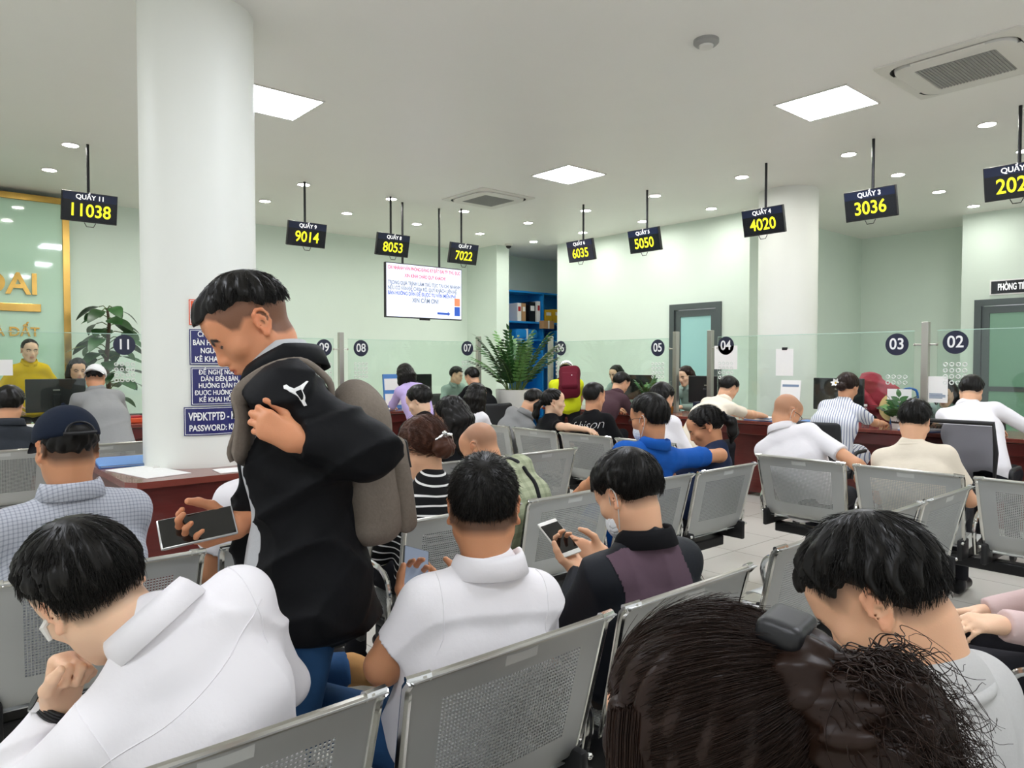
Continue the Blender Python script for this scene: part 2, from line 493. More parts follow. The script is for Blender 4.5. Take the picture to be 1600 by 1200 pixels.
make_door('door_1', 9.45, 6.15, 7.09, 2.33, M['door_glass'], 'grey aluminium door with teal frosted glass in the pale wall')
make_door('door_2', 12.1, 2.62, 3.62, 2.33, M['door_glass2'], 'grey aluminium door with dark green frosted glass at far right')

# plate above the far right door
t = thing('room_sign', 'white room sign with dark border above the green glass door', 'sign', (12.09, 2.95, 2.385))
MB().box((-.015, -.48, 0), (0, .48, .215), .004).build('plate', M['white_paint'], t)
MB().box((-.02, -.46, .018), (-.0151, .46, .197), .003).build('border', M['screen'], t)
MXX = lambda x, y, z, s=1: Matrix.Translation((x, y, z)) @ Matrix(((0, 0, -1, 0), (-1, 0, 0, 0), (0, 1, 0, 0), (0, 0, 0, 1)))   # text that faces -X
MXY = lambda x, y, z: Matrix.Translation((x, y, z)) @ Matrix.Rotation(PI / 2, 4, 'X')                                          # text that faces -Y
text_obj('lettering', 'PHÒNG TIẾP CÔNG DÂN', .13, M['white_txt'], t, MXX(-.022, 0, .105), offset=.004, width=.5)

# gold framed green glass wall with raised letters
t = thing('feature_panel', 'green glass wall panel with gold frame and raised gold lettering', 'wall panel', (0, 10.97, 0))
MB().box((-2.2, .03, .1), (1.83, .31, 3.54)).build('panel_body', M['wall'], t)
MB().box((-2.12, 0, .18), (1.75, .03, 3.46)).build('green_glass', M['green_glass'], t)
MB().box((1.75, -.03, .1), (1.83, .03, 3.54), .004).box((-2.2, -.03, .1), (-2.12, .03, 3.54), .004).box((-2.12, -.03, 3.46), (1.75, .03, 3.54), .004).box((-2.12, -.03, .1), (1.75, .03, .18), .004).build('gold_frame', M['gold'], t)
text_obj('gold_letters', 'ĐẤT ĐAI', .375, M['gold'], t, MXY(1.48, -.018, 2.395), offset=.0, extrude=.016, align='RIGHT')
MB().box((-.9, -.035, 2.06), (1.5, 0, 2.16), .004).build('gold_bar', M['gold'], t)
text_obj('gold_letters', 'NHÀ ĐẤT', .16, M['gold'], t, MXY(1.48, -.009, 1.8), extrude=.008, align='RIGHT')

# ------------------------------------------------------------------ ceiling fittings
def copies(proto, spots, labels, group=None):
    for i, (p, l) in enumerate(zip(spots, labels)):
        if i == 0: proto.location = p; proto['label'] = l
        else: dup(proto, p, label=l)
t = thing('ceiling_panel_light', '', 'ceiling light', group='square ceiling panel lights')
MB().box((-.31, -.31, -.012), (.31, -.295, 0)).box((-.31, .295, -.012), (.31, .31, 0)).box((-.31, -.295, -.012), (-.295, .295, 0)).box((.295, -.295, -.012), (.31, .295, 0)).build('frame', M['white_plastic'], t)
MB().box((-.295, -.295, -.008), (.295, .295, -.001)).build('diffuser', M['panel_light'], t)
copies(t, [(x, y, CEIL) for x, y in PANELS],
       ['glowing square ceiling panel light partly behind the round white column', 'glowing square ceiling panel light in the middle beside the small air vent', 'glowing square ceiling panel light next to the big air conditioner at right',
        'square ceiling panel light overhead above the front benches', 'square ceiling panel light far left beyond the column', 'square ceiling panel light over the left benches',
        'square ceiling panel light overhead above the viewer', 'square ceiling panel light overhead at the right rear', 'square ceiling panel light overhead at the left rear'])
t = thing('downlight', '', 'downlight', group='round recessed downlights')
MB().tube([(.075 * math.cos(k * PI / 16), .075 * math.sin(k * PI / 16), -.004) for k in range(32)], .009, 6, True).build('trim_ring', M['white_plastic'], t, True)
MB().cyl((0, 0, -.005), (0, 0, -.001), .066, seg=24).build('lens', M['spot_light'], t)
DL = [(1.43, 8.42, 'round downlight beside the hanging rod of counter screen 11'), (1.43, 9.66, 'round downlight above the gold framed panel, left of screen 11'),
      (3.9, 9.62, 'round downlight between the column and screen 9'), (3.9, 8.42, 'round downlight by the top of the rod of screen 9'),
      (5.12, 9.62, 'round downlight between screen 9 and screen 8'), (5.12, 8.39, 'round downlight by the top of the rod of screen 8'),
      (6.35, 9.65, 'round downlight between the rods of screen 8 and the television'), (6.33, 8.39, 'round downlight by the rod of screen 7, under the small air conditioner'),
      (7.63, 9.67, 'round downlight right of screen 7 above the far left wall'), (7.62, 7.21, 'round downlight by the top of the rod of screen 6'),
      (7.61, 8.43, 'round downlight above the corner plant, upper of a pair'), (8.86, 9.67, 'round downlight above the archive opening, lower of a pair'),
      (8.87, 8.46, 'round downlight just above screen 6, close to the far wall'), (7.63, 5.98, 'round downlight by the top of the rod of screen 5'),
      (8.87, 7.19, 'round downlight left of screen 5 near the pale wall'), (8.87, 5.96, 'round downlight between screen 5 and screen 4 near the wall'),
      (7.66, 3.48, 'round downlight between screens 4 and 3, near the large panel light'), (8.92, 3.48, 'round downlight to the right of screen 3'),
      (10.2, 3.48, 'round downlight between screen 3 and screen 2, in a row of three'), (7.66, 2.22, 'round downlight under the big air conditioner at right'),
      (11.5, 3.48, 'round downlight nearest the far right wall, beside screen 2'), (8.9, 2.24, 'round downlight behind the rod of screen 2'),
      (7.64, 4.72, 'round downlight behind screen 4'), (2.66, 8.42, 'round downlight behind the round column, front one'), (2.66, 9.64, 'round downlight behind the round column, rear one')]
copies(t, [(x, y, CEIL) for x, y, _ in DL], [l for *_, l in DL])

def cassette(loc, label, s=.47):
    t = thing('ceiling_air_conditioner', label, 'air conditioner', (*loc, CEIL), group='ceiling cassette air conditioners')
    mb = MB()
    def rr(r, h, z):   # rounded square ring
        return [(Vector((math.copysign(r - h, math.cos(a)), math.copysign(r - h, math.sin(a)), z)) + Vector((math.cos(a) * h, math.sin(a) * h, 0))) for a in [PI / 48 + k * PI / 24 for k in range(48)]]
    rings = [rr(s, .03, 0), rr(s, .03, -.012), rr(s * .9, .14, -.02), rr(s * .88, .14, -.02)]
    vs = [[mb.bm.verts.new(p) for p in r] for r in rings]
    for a, b in zip(vs, vs[1:]):
        for k in range(48): mb.bm.faces.new((a[k], a[(k + 1) % 48], b[(k + 1) % 48], b[k]))
    mb.build('outer_panel', M['white_plastic'], t, True)
    mb = MB()
    rings = [rr(s * .88, .14, -.02), rr(s * .85, .14, .0), rr(s * .81, .13, .0)]
    vs = [[mb.bm.verts.new(p) for p in r] for r in rings]
    for a, b in zip(vs, vs[1:]):
        for k in range(48): mb.bm.faces.new((a[k], a[(k + 1) % 48], b[(k + 1) % 48], b[k]))
    mb.build('air_slot', M['black_plastic'], t)
    mb = MB()
    rings = [rr(s * .83, .13, -.002), rr(s * .82, .13, -.03), rr(s * .76, .1, -.036), rr(s * .56, .02, -.036), rr(s * .55, .02, -.03)]
    vs = [[mb.bm.verts.new(p) for p in r] for r in rings]
    for a, b in zip(vs, vs[1:]):
        for k in range(48): mb.bm.faces.new((a[k], a[(k + 1) % 48], b[(k + 1) % 48], b[k]))
    mb.build('inner_panel', M['white_plastic'], t, True)
    mb = MB().box((-s * .555, -s * .555, -.031), (s * .555, s * .555, -.027))
    for k in range(-11, 12): mb.box((-s * .55, k * s * .047 - .004, -.037), (s * .55, k * s * .047 + .004, -.031))
    mb.build('intake_grille', M['grey_plastic'], t)
    for k in range(4):
        a = k * PI / 2
        MB().box((-s * .5, s * .80, -.03), (s * .5, s * .87, -.02), .004, Matrix.Rotation(a, 4, 'Z')).build('louvre', M['white_plastic'], t)
cassette((6.05, 1.9), 'large square ceiling air conditioner at upper right with grey grille')
cassette((6.1, 7.55), 'small distant ceiling air conditioner above the television', .45)
t = thing('smoke_detector', 'small round grey ceiling smoke detector left of the big air conditioner', 'smoke detector', (4.24, 2.9, CEIL))
MB().lathe([(.085, 0), (.085, -.02), (.07, -.035), (.03, -.04)]).build('detector_body', M['grey_plastic'], t, True)
MB().lathe([(.05, -.036), (.045, -.05), (.02, -.055)]).build('sensor_cap', M['white_plastic'], t, True)
t = thing('dome_camera', 'tiny black dome camera on the ceiling by the pale pier', 'camera', (8.72, 10.2, CEIL))
MB().lathe([(.07, 0), (.07, -.03), (.05, -.035)]).build('camera_base', M['white_plastic'], t, True)
MB().sphere((0, 0, -.035), .05).build('camera_dome', M['black_plastic'], t, True)

# ------------------------------------------------------------------ counter call screens
def call_screen(loc, face, head, num, label):
    t = thing('call_screen', label, 'screen', loc, {'Y': 0, 'X': -PI / 2}[face], 'hanging counter number screens')   # built facing -Y
    tilt = Matrix.Translation((0, 0, -.14)) @ Matrix.Rotation(R_(13), 4, 'X')
    MB().box((-.245, -.012, -.145), (.245, .03, .145), .005, tilt).box((-.1, .03, -.08), (.1, .06, .08), .005, tilt).build('housing', M['black_plastic'], t)
    s = MB().box((-.236, -.014, -.13), (.236, -.0125, .137), 0, tilt).build('display', M['screen'], t)
    MB().box((-.236, -.015, .062), (.236, -.0142, .137), 0, tilt).build('header_band', M['screen_head'], s)
    text_obj('header_text', head, .062, M['white_txt'], s, tilt @ MXY(0, -.0165, .098), offset=.002, extrude=.0005)
    text_obj('number', num, .175, M['yellow'], s, tilt @ MXY(0, -.0165, -.035), offset=.0045, extrude=.0005, width=.88 if len(num) < 5 else .86)
    MB().cyl((0, .05, -.2), (0, .05, CEIL - loc[2]), .014, seg=10).build('hanging_rod', M['black_metal'], t)
    MB().tube([(-.05, 0, -.29), (-.03, -.0, -.33), (.03, 0, -.33), (.05, 0, -.29)], .004, 6).build('cable', M['black_plastic'], t)
    return t
for x, n, k in ((1.56, '11', '11038'), (3.86, '9', '9014'), (5.06, '8', '8053'), (6.22, '7', '7022')):
    call_screen((x, 8.26, 3.1), 'Y', 'QUẦY ' + n, k, 'hanging black screen for counter %s showing yellow %s' % (n, k))
for y, n, k in ((6.98, '6', '6035'), (5.87, '5', '5050'), (4.23, '4', '4020'), (3.09, '3', '3036'), (1.88, '2', '2025')):
    call_screen((7.28, y, 3.1), 'X', 'QUẦY ' + n, k, 'hanging dark screen for counter %s showing yellow %s' % (n, k if n != '2' else '202 at the right edge'))

# television on two rods
t = thing('television', 'large hanging television showing a white notice with red heading', 'television', (5.69, 8.44, 2.395))
MB().box((-.635, 0, -.37), (.635, .05, .37), .006).build('bezel', M['black_plastic'], t)
s = MB().box((-.622, -.003, -.355), (.622, .001, .357)).build('picture', M['tv_white'], t)
def tvline(txt, z, size, m, w=None, align='CENTER', x=0):
    o = text_obj('notice_text', txt, size, m, s, MXY(x, -.004, z), offset=.0012, extrude=.0004, align=align)
    if w:
        k = w / max(1e-6, o.dimensions.x if o.dimensions.x else 1)
        xs = [v.co.x for v in o.data.vertices]; k = w / (max(xs) - min(xs))
        c = (max(xs) + min(xs)) / 2
        for v in o.data.vertices: v.co.x = x + (v.co.x - c) * k
tvline('CHI NHÁNH VĂN PHÒNG ĐĂNG KÝ ĐẤT ĐAI TP. THỦ ĐỨC', .30, .066, M['tv_red'], 1.2)
tvline('XIN KÍNH CHÀO QUÝ KHÁCH!', .205, .066, M['tv_red'], .68)
tvline('TRONG QUÁ TRÌNH LÀM THỦ TỤC TẠI CHI NHÁNH', .10, .07, M['tv_grey'], 1.2)
tvline('NẾU CÓ VẤN ĐỀ CHƯA RÕ, QUÝ KHÁCH LIÊN HỆ', .03, .07, M['tv_grey'], 1.14, x=-.03)
tvline('BÀN HƯỚNG DẪN ĐỂ ĐƯỢC TƯ VẤN MIỄN PHÍ', -.04, .07, M['tv_blue'], 1.12, x=-.04)
tvline('XIN CẢM ƠN!', -.125, .085, M['tv_grey'], .44)
MB().box((.5, -.006, -.17), (.595, -.0035, -.06)).build('orange_block', M['tv_orange'], s)
MB().box((.5, -.006, -.31), (.595, -.0035, -.18)).build('blue_block', M['tv_blue'], s)
MB().poly([(.2, -.006, -.30), (.38, -.006, -.30), (.38, -.006, -.315), (.425, -.006, -.285), (.38, -.006, -.255), (.38, -.006, -.27), (.2, -.006, -.27)], (0, .002, 0)).build('arrow', M['tv_blue'], s)
for x in (-.33, .28): MB().cyl((x, .06, -.2), (x, .06, CEIL - 2.395), .016, seg=10).build('hanging_rod', M['black_metal'], t)
MB().box((-.08, 0, -.39), (.08, .03, -.368)).build('sensor_bar', M['black_plastic'], t)

# ------------------------------------------------------------------ counters
def counter(name, label, a0, a1, face):
    t = thing(name, label, 'counter', (0, 0, 0))
    def bx(mb, a, b, c0, c1, z0, z1, bev=.006):
        if face == 'Y': return mb.box((a, c0, z0), (b, c1, z1), bev)
        return mb.box((c0, a, z0), (c1, b, z1), bev)
    f = 7.85 if face == 'Y' else 6.85
    bx(MB(), a0, a1, f, f + .78, .77, .805).build('worktop', M['wood_top'], t)
    bx(MB(), a0 + .03, a1 - .03, f + .1, f + .14, .04, .765).build('front_panel', M['wood'], t)
    bx(MB(), a0 + .03, a1 - .03, f + .02, f + .1, .66, .765).build('apron', M['wood'], t)
    n = max(2, round((a1 - a0) / 1.6))
    for k in range(n + 1):
        a = a0 + .03 + (a1 - a0 - .1) * k / n
        bx(MB(), a, a + .04, f + .14, f + .74, .0, .768).build('side_panel', M['wood'], t)
    return t
counter('service_counter', 'dark red wooden counter along the left wall under screens 11 to 7', -1.6, 6.3, 'Y')
counter('service_counter', 'dark red wooden counter at right under screens 6 to 2', -.4, 7.3, 'X')

disc_n = 0
def partition(face, a0, a1, nums, label):
    """glass screen standing on the counter; nums = [(number, position, z)]"""
    c = 8.3 if face == 'Y' else 7.3
    t = thing('glass_partition', label, 'glass screen', (0, 0, 0))
    def P(a, dc, z): return (a, c + dc, z) if face == 'Y' else (c + dc, a, z)
    def bx(a, b, d0, d1, z0, z1, bev=0):
        p, q = P(a, d0, z0), P(b, d1, z1); return MB().box(p, q, bev)
    bx(a0, a1, -.005, .005, .83, 1.71).build('pane', M['glass'], t)
    bx(a0, a1, -.0052, .0052, 1.7101, 1.716).build('top_edge', M['glass_edge'], t)
    for a in (a0 + .1, a1 - .1): bx(a - .02, a + .02, -.02, .02, .806, .86, .003).build('clamp', M['grey_metal'], t)
    for n, a, z in nums:
        p = Vector(P(a, -.006, z)); q = Vector(P(a, -.009, z))
        d = MB().cyl(p, q, .105, seg=32).build('number_disc', M['navy'], t)
        mx = MXY(a, c - .0105, z) if face == 'Y' else MXX(c - .0105, a, z)
        text_obj('number', n, .15, M['white_paint'], d, mx, offset=.005, extrude=.001, width=.92)
        mb = MB()
        for i in range(4):
            for j in range(4):
                if n == '03' and j < 2: continue
                a2 = a + (i - 1.5) * .052 * (1 if face == 'Y' else -1); z2 = z - .2 - j * .055
                ctr = P(a2, -.007, z2)
                pts = []
                for k in range(12):
                    an = k * PI / 6
                    pts.append(P(a2 + .016 * math.cos(an), -.007, z2 + .016 * math.sin(an)))
                mb.tube(pts, .0055, 5, True)
        s = mb.build('speech_hole_rings', M['ring'], t); s['kind'] = 'stuff'
    return t
def post(face, a, label, arms=(-1, 1)):
    c = 8.3 if face == 'Y' else 7.3
    t = thing('partition_post', label, 'post', (a, c, .805) if face == 'Y' else (c, a, .805), 0 if face == 'Y' else -PI / 2, 'metal posts of the glass screens')
    MB().box((-.03, -.03, 0), (.03, .03, .99), .004).build('upright', M['grey_metal'], t)
    MB().box((-.06, -.05, 0), (.06, .05, .012), .003).build('base_plate', M['grey_metal'], t)
    for sgn in arms:
        MB().cyl((sgn * .03, 0, .78), (sgn * .09, 0, .78), .008, seg=8).sphere((sgn * .095, 0, .78), .014, 8).build('glass_holder', M['grey_metal'], t)
partition('Y', -1.5, 2.2, [('11', 1.86, 1.6)], 'glass screen with disc 11 left of the round column')
partition('Y', 2.3, 4.22, [('09', 4.09, 1.6)], 'glass screen with disc 09 behind the standing man')
partition('Y', 4.42, 6.42, [('08', 4.6, 1.6), ('07', 6.31, 1.62)], 'glass screen with discs 08 and 07 below the television')
partition('X', 5.5, 7.5, [('06', 7.38, 1.62), ('05', 5.66, 1.6)], 'glass screen with discs 06 and 05 in front of the pale wall')
partition('X', 2.68, 4.8, [('04', 4.69, 1.61), ('03', 2.83, 1.59)], 'glass screen with discs 04 and 03 in front of the far column')
partition('X', .3, 2.48, [('02', 2.33, 1.6)], 'glass screen with disc 02 at the right edge')
post('Y', 4.32, 'metal glass post beside disc 09'); post('Y', 6.52, 'metal glass post beside disc 07', (-1,))
post('X', 7.6, 'metal glass post between the corner plant and disc 06', (1,)); post('X', 5.39, 'metal glass post beside disc 05', (-1,))
post('X', 4.9, 'metal glass post beside disc 04', (1,)); post('X', 2.58, 'metal glass post with cross arms between discs 03 and 02')

# ------------------------------------------------------------------ plates on the column
def bent(o, r):
    base = math.atan2(-4.77, -1.507)
    for v in o.data.vertices:
        x, y, z = v.co; ph = base + x / r; rr = r - y
        v.co = (1.507 + rr * math.cos(ph), 4.77 + rr * math.sin(ph), z)
def plate(x0, x1, z0, z1, m, lines, label, edge=True):
    t = thing('wall_plate', label, 'sign', (0, 0, 0), group='plates on the column')
    def strip(a, b, c, d, y0, y1):
        mb = MB(); n = 14
        for i in range(n):
            u = a + (b - a) * i / n; v = a + (b - a) * (i + 1) / n
            mb.box((u, y0, c), (v, y1, d))
        bmesh.ops.remove_doubles(mb.bm, verts=mb.bm.verts, dist=1e-5)
        return mb
    p = strip(x0, x1, z0, z1, -.008, -.002).build('plate', m, t); bent(p, .336)
    if edge:
        for a, b, c, d in ((x0 + .006, x1 - .006, z1 - .009, z1 - .006), (x0 + .006, x1 - .006, z0 + .006, z0 + .009), (x0 + .006, x0 + .009, z0 + .006, z1 - .006), (x1 - .009, x1 - .006, z0 + .006, z1 - .006)):
            e = strip(a, b, c, d, -.009, -.008).build('border_line', M['white_paint'], p); bent(e, .336)
    for txt, z, size, wd in lines:
        o = text_obj('lettering', txt, size, M['white_paint'], p, None, offset=.0008, extrude=.0004)
        xs = [v.co.x for v in o.data.vertices]; k = wd / (max(xs) - min(xs)); c = (max(xs) + min(xs)) / 2
        for v in o.data.vertices: v.co = ((x0 + x1) / 2 + (v.co.x - c) * k, -.0095 + v.co.z, z + v.co.y)
        bent(o, .336)
    return t
plate(-.06, .25, 1.405, 1.615, M['navy_plate'], [('CHUYỂN ĐẾN', 1.585, .044, .22), ('BÀN HƯỚNG DẪN', 1.535, .044, .27), ('NGƯỜI DÂN', 1.487, .044, .19), ('KÊ KHAI HỒ SƠ', 1.438, .044, .25)], 'navy plate on the column partly behind the standing man\'s face')
plate(-.055, .27, 1.165, 1.39, M['navy_plate'], [('ĐỀ NGHỊ NGƯỜI', 1.36, .039, .24), ('DÂN ĐẾN BÀN', 1.32, .039, .215), ('HƯỚNG DẪN ĐỂ', 1.28, .039, .24), ('ĐƯỢC HƯỚNG DẪN', 1.238, .039, .285), ('KÊ KHAI HỒ SƠ', 1.197, .039, .235)], 'middle navy plate with five lines of white text on the column')
plate(-.095, .33, .985, 1.155, M['navy_plate'], [('VPĐKTPTĐ - KHACH', 1.096, .066, .375), ('PASSWORD: Khach123', 1.028, .05, .365)], 'lowest wide blue plate with network name and password on the column')
plate(-.06, .2, 1.64, 1.79, M['orange'], [('THÔNG BÁO', 1.715, .04, .2)], 'orange notice at the top of the column plates behind the man\'s hair')

# ------------------------------------------------------------------ guide desk wrapped round the column
t = thing('guide_desk', 'dark red wooden desk wrapped around the round white column', 'desk', (0, 0, 0))
def ring_top(x0, x1, y0, y1, z0, z1, r):
    mb = MB(); n = 64; cx, cy = 1.507, 4.77; rows = []
    for k in range(n):
        a = 2 * PI * k / n; c, s_ = math.cos(a), math.sin(a)
        q = min(((x1 - cx) / c if c > 1e-9 else (x0 - cx) / c if c < -1e-9 else 9e9), ((y1 - cy) / s_ if s_ > 1e-9 else (y0 - cy) / s_ if s_ < -1e-9 else 9e9))
        rows.append([mb.bm.verts.new((cx + d * c, cy + d * s_, z)) for d, z in ((r, z0), (r, z1), (q, z1), (q, z0))])
    for k in range(n):
        A_, B_ = rows[k], rows[(k + 1) % n]
        for j in range(4): mb.bm.faces.new((A_[j], A_[(j + 1) % 4], B_[(j + 1) % 4], B_[j]))
    # square off the corners cut by the angular sampling
    return mb
ring_top(.93, 2.2, 4.12, 5.42, .755, .79, .34).build('desk_top', M['wood_top'], t)
MB().box((.99, 4.16, .0), (2.15, 4.19, .754)).build('front_panel', M['wood'], t)
MB().box((.97, 4.16, .0), (1.0, 5.4, .754)).build('side_panel', M['wood'], t)
MB().box((2.15, 4.16, .0), (2.18, 5.4, .754)).build('side_panel', M['wood'], t)

# ------------------------------------------------------------------ perforated steel benches
PITCH = .6225
def catmull(pts, n):
    out = []
    P = [Vector(p) for p in pts]; P = [P[0] * 2 - P[1]] + P + [P[-1] * 2 - P[-2]]
    for i in range(1, len(P) - 2):
        for k in range(n):
            t = k / n; a, b, c, d = P[i - 1:i + 3]
            out.append(.5 * (2 * b + (c - a) * t + (2 * a - 5 * b + 4 * c - d) * t * t + (3 * b - a - 3 * c + d) * t ** 3))
    out.append(P[-2]); return out
BACK_PROF = catmull([(-.012, .822), (0, .818), (.012, .78), (.04, .66), (.068, .54), (.09, .46), (.115, .435)], 6)   # (y, z), side view
SEAT_PROF = catmull([(.115, .425), (.2, .405), (.33, .415), (.45, .43), (.5, .425), (.52, .40)], 6)
BACK_PROF = [(v[0], v[1]) for v in [tuple(p) for p in BACK_PROF]] if False else [tuple(p)[:2] for p in BACK_PROF]
SEAT_PROF = [tuple(p)[:2] for p in SEAT_PROF]

def perf_sheet(prof, hw, perf_u, s0, s1, pitch=.0088, rc=.05, hole=.64):
    """sheet swept along a side profile, half width hw, with real square holes inside |u|<perf_u, s in (s0,s1)"""
    P = np.array(prof); seg = np.linalg.norm(np.diff(P, axis=0), axis=1); S = np.concatenate([[0], np.cumsum(seg)]); L = S[-1]
    def at(s): return np.interp(s, S, P[:, 0]), np.interp(s, S, P[:, 1])
    nu = int(2 * perf_u / pitch); ul = np.linspace(-perf_u, perf_u, nu + 1)
    us = np.concatenate([np.linspace(-hw, -perf_u, 5)[:-1], ul, np.linspace(perf_u, hw, 5)[1:]])
    nv = int((s1 - s0) / pitch); vl = np.linspace(s0, s1, nv + 1)
    vs = np.concatenate([np.linspace(0, s0, 8)[:-1], vl, np.linspace(s1, L, 9)[1:]])
    def pos(u, s, off):
        y, z = at(s); y2, z2 = at(np.minimum(s + .004, L)); y1, z1 = at(np.maximum(s - .004, 0))
        ty, tz = y2 - y1, z2 - z1; q = np.sqrt(ty * ty + tz * tz) + 1e-9
        # narrow towards the far end with rounded corners
        e = np.clip((s - (L - rc)) / rc, 0, 1); wdt = hw - .02 * s / L - rc * .8 * (1 - np.sqrt(1 - e * e * .98))
        x = u / hw * wdt
        bow = .012 * (u / hw) ** 2                     # gently dished across
        return np.stack([x, y + bow * abs(tz / q).clip(0, 1) + off * tz / q * -1, z + off * ty / q], -1)
    U, Vv = np.meshgrid(us, vs, indexing='ij'); n0, n1 = U.shape
    verts = []; faces = []; TH = .0016
    G = []
    for off in (TH, -TH): G.append(len(verts) and sum(len(a) for a in verts) or 0); verts.append(pos(U.ravel(), Vv.ravel(), off))
    base = n0 * n1
    iu, iv = np.meshgrid(np.arange(n0 - 1), np.arange(n1 - 1), indexing='ij'); iu = iu.ravel(); iv = iv.ravel()
    uc = (us[iu] + us[iu + 1]) / 2; vc = (vs[iv] + vs[iv + 1]) / 2
    isP = (np.abs(uc) < perf_u) & (vc > s0) & (vc < s1)
    c = np.stack([iu * n1 + iv, (iu + 1) * n1 + iv, (iu + 1) * n1 + iv + 1, iu * n1 + iv + 1], -1)
    faces.append(c[~isP]); faces.append(c[~isP][:, ::-1] + base)
    cp = c[isP]; up = uc[isP]; vp = vc[isP]; du = (us[iu + 1] - us[iu])[isP] * hole / 2; dv = (vs[iv + 1] - vs[iv])[isP] * hole / 2
    n = len(cp); cur = base * 2; inner = []
    for off in (TH, -TH):
        q = np.stack([pos(up + a * du, vp + b * dv, off) for a, b in ((-1, -1), (1, -1), (1, 1), (-1, 1))], 1)
        verts.append(q.reshape(-1, 3)); inner.append(cur + np.arange(n * 4).reshape(n, 4)); cur += n * 4
    for k in range(4):
        k2 = (k + 1) % 4
        faces.append(np.stack([cp[:, k], cp[:, k2], inner[0][:, k2], inner[0][:, k]], -1))
        faces.append(np.stack([cp[:, k], inner[1][:, k], inner[1][:, k2], cp[:, k2]], -1) + np.array([base, 0, 0, base]))
        faces.append(np.stack([inner[0][:, k], inner[0][:, k2], inner[1][:, k2], inner[1][:, k]], -1))
    # outer border
    ring = [(i, 0) for i in range(n0)] + [(n0 - 1, j) for j in range(1, n1)] + [(i, n1 - 1) for i in range(n0 - 2, -1, -1)] + [(0, j) for j in range(n1 - 2, 0, -1)]
    r = np.array([i * n1 + j for i, j in ring]); r2 = np.roll(r, -1)
    faces.append(np.stack([r, r + base, r2 + base, r2], -1))
    return np.concatenate(verts), np.concatenate(faces)

HW = .285
bV, bF = perf_sheet(BACK_PROF, HW, .2, .075, .315)
sV, sF = perf_sheet(SEAT_PROF, HW - .02, .2, .06, .36)
ME_BACK = None
def rim_pts(hw, prof, sgn, s_end=.93):
    P = np.array(prof); seg = np.linalg.norm(np.diff(P, axis=0), axis=1); S = np.concatenate([[0], np.cumsum(seg)]); L = S[-1]
    out = []
    for s in np.linspace(.0, L * s_end, 14):
        y, z = np.interp(s, S, P[:, 0]), np.interp(s, S, P[:, 1]); rc = .05
        e = min(1, max(0, (s - (L - rc)) / rc)); wdt = hw - .02 * s / L - rc * .8 * (1 - math.sqrt(1 - e * e * .98))
        out.append((sgn * (wdt), y + .014, z))
    return out

def make_seat_parts(root, x, plate=True):
    global ME_BACK
    def add(name, me, par=root):
        o = bpy.data.objects.new(name, me); C.objects.link(o); o.parent = par
        if par is root: o.location = (x, 0, 0)
        return o
    if ME_BACK is None:
        ME_BACK = {}
        o = mesh_np('backrest', bV, bF, M['steel'], smooth=True); o.data.set_sharp_from_angle(angle=R_(35)); ME_BACK['backrest'] = o.data; bpy.data.objects.remove(o)
        o = mesh_np('seat_pan', sV, sF, M['steel'], smooth=True); o.data.set_sharp_from_angle(angle=R_(35)); ME_BACK['seat_pan'] = o.data; bpy.data.objects.remove(o)
        def keep(n, mb, m, sm=True):
            o = mb.build(n, m, None, sm); ME_BACK[n] = o.data; bpy.data.objects.remove(o)
        for s_ in (-1, 1): keep('side_rim%d' % s_, MB().tube(rim_pts(HW - .004, BACK_PROF, s_), .011, 8), M['chrome'])
        keep('top_rail', MB().tube([(-HW, .012, .817), (-HW + .03, .0, .821), (0, -.004, .822), (HW - .03, .0, .821), (HW, .012, .817)], .0085, 8), M['grey_metal'])
        for s_ in (-1, 1):
            keep('corner_cap%d' % s_, MB().cyl((s_ * (HW - .045), .0, .8235), (s_ * (HW + .003), .011, .819), .0105, seg=8), M['chrome'])
            keep('bracket%d' % s_, MB().box((s_ * (HW - .03) - .014, .06, .36), (s_ * (HW - .03) + .014, .17, .47), .01).box((s_ * (HW - .03) - .012, .1, .36), (s_ * (HW - .03) + .012, .46, .395), .008), M['black_plastic'])
            keep('bolt%d' % s_, MB().sphere((s_ * (HW - .014), .062, .455), .009, 8), M['chrome'])
        keep('sticker', MB().box((-.045, -.0085, .772), (.045, -.006, .805), 0, Matrix.Translation((0, .0135, .012)) @ Matrix.Translation((0, 0, .788)) @ Matrix.Rotation(R_(12), 4, 'X') @ Matrix.Translation((0, 0, -.788))), M['sticker'])
    b = add('backrest', ME_BACK['backrest']); add('top_rail', ME_BACK['top_rail'], b)
    if plate: add('sticker', ME_BACK['sticker'], b)
    s = add('seat_pan', ME_BACK['seat_pan'])
    for s_ in (-1, 1):
        add('side_rim', ME_BACK['side_rim%d' % s_], b); add('corner_cap', ME_BACK['corner_cap%d' % s_], b)
        k = add('bracket', ME_BACK['bracket%d' % s_]); add('bolt', ME_BACK['bolt%d' % s_], k)

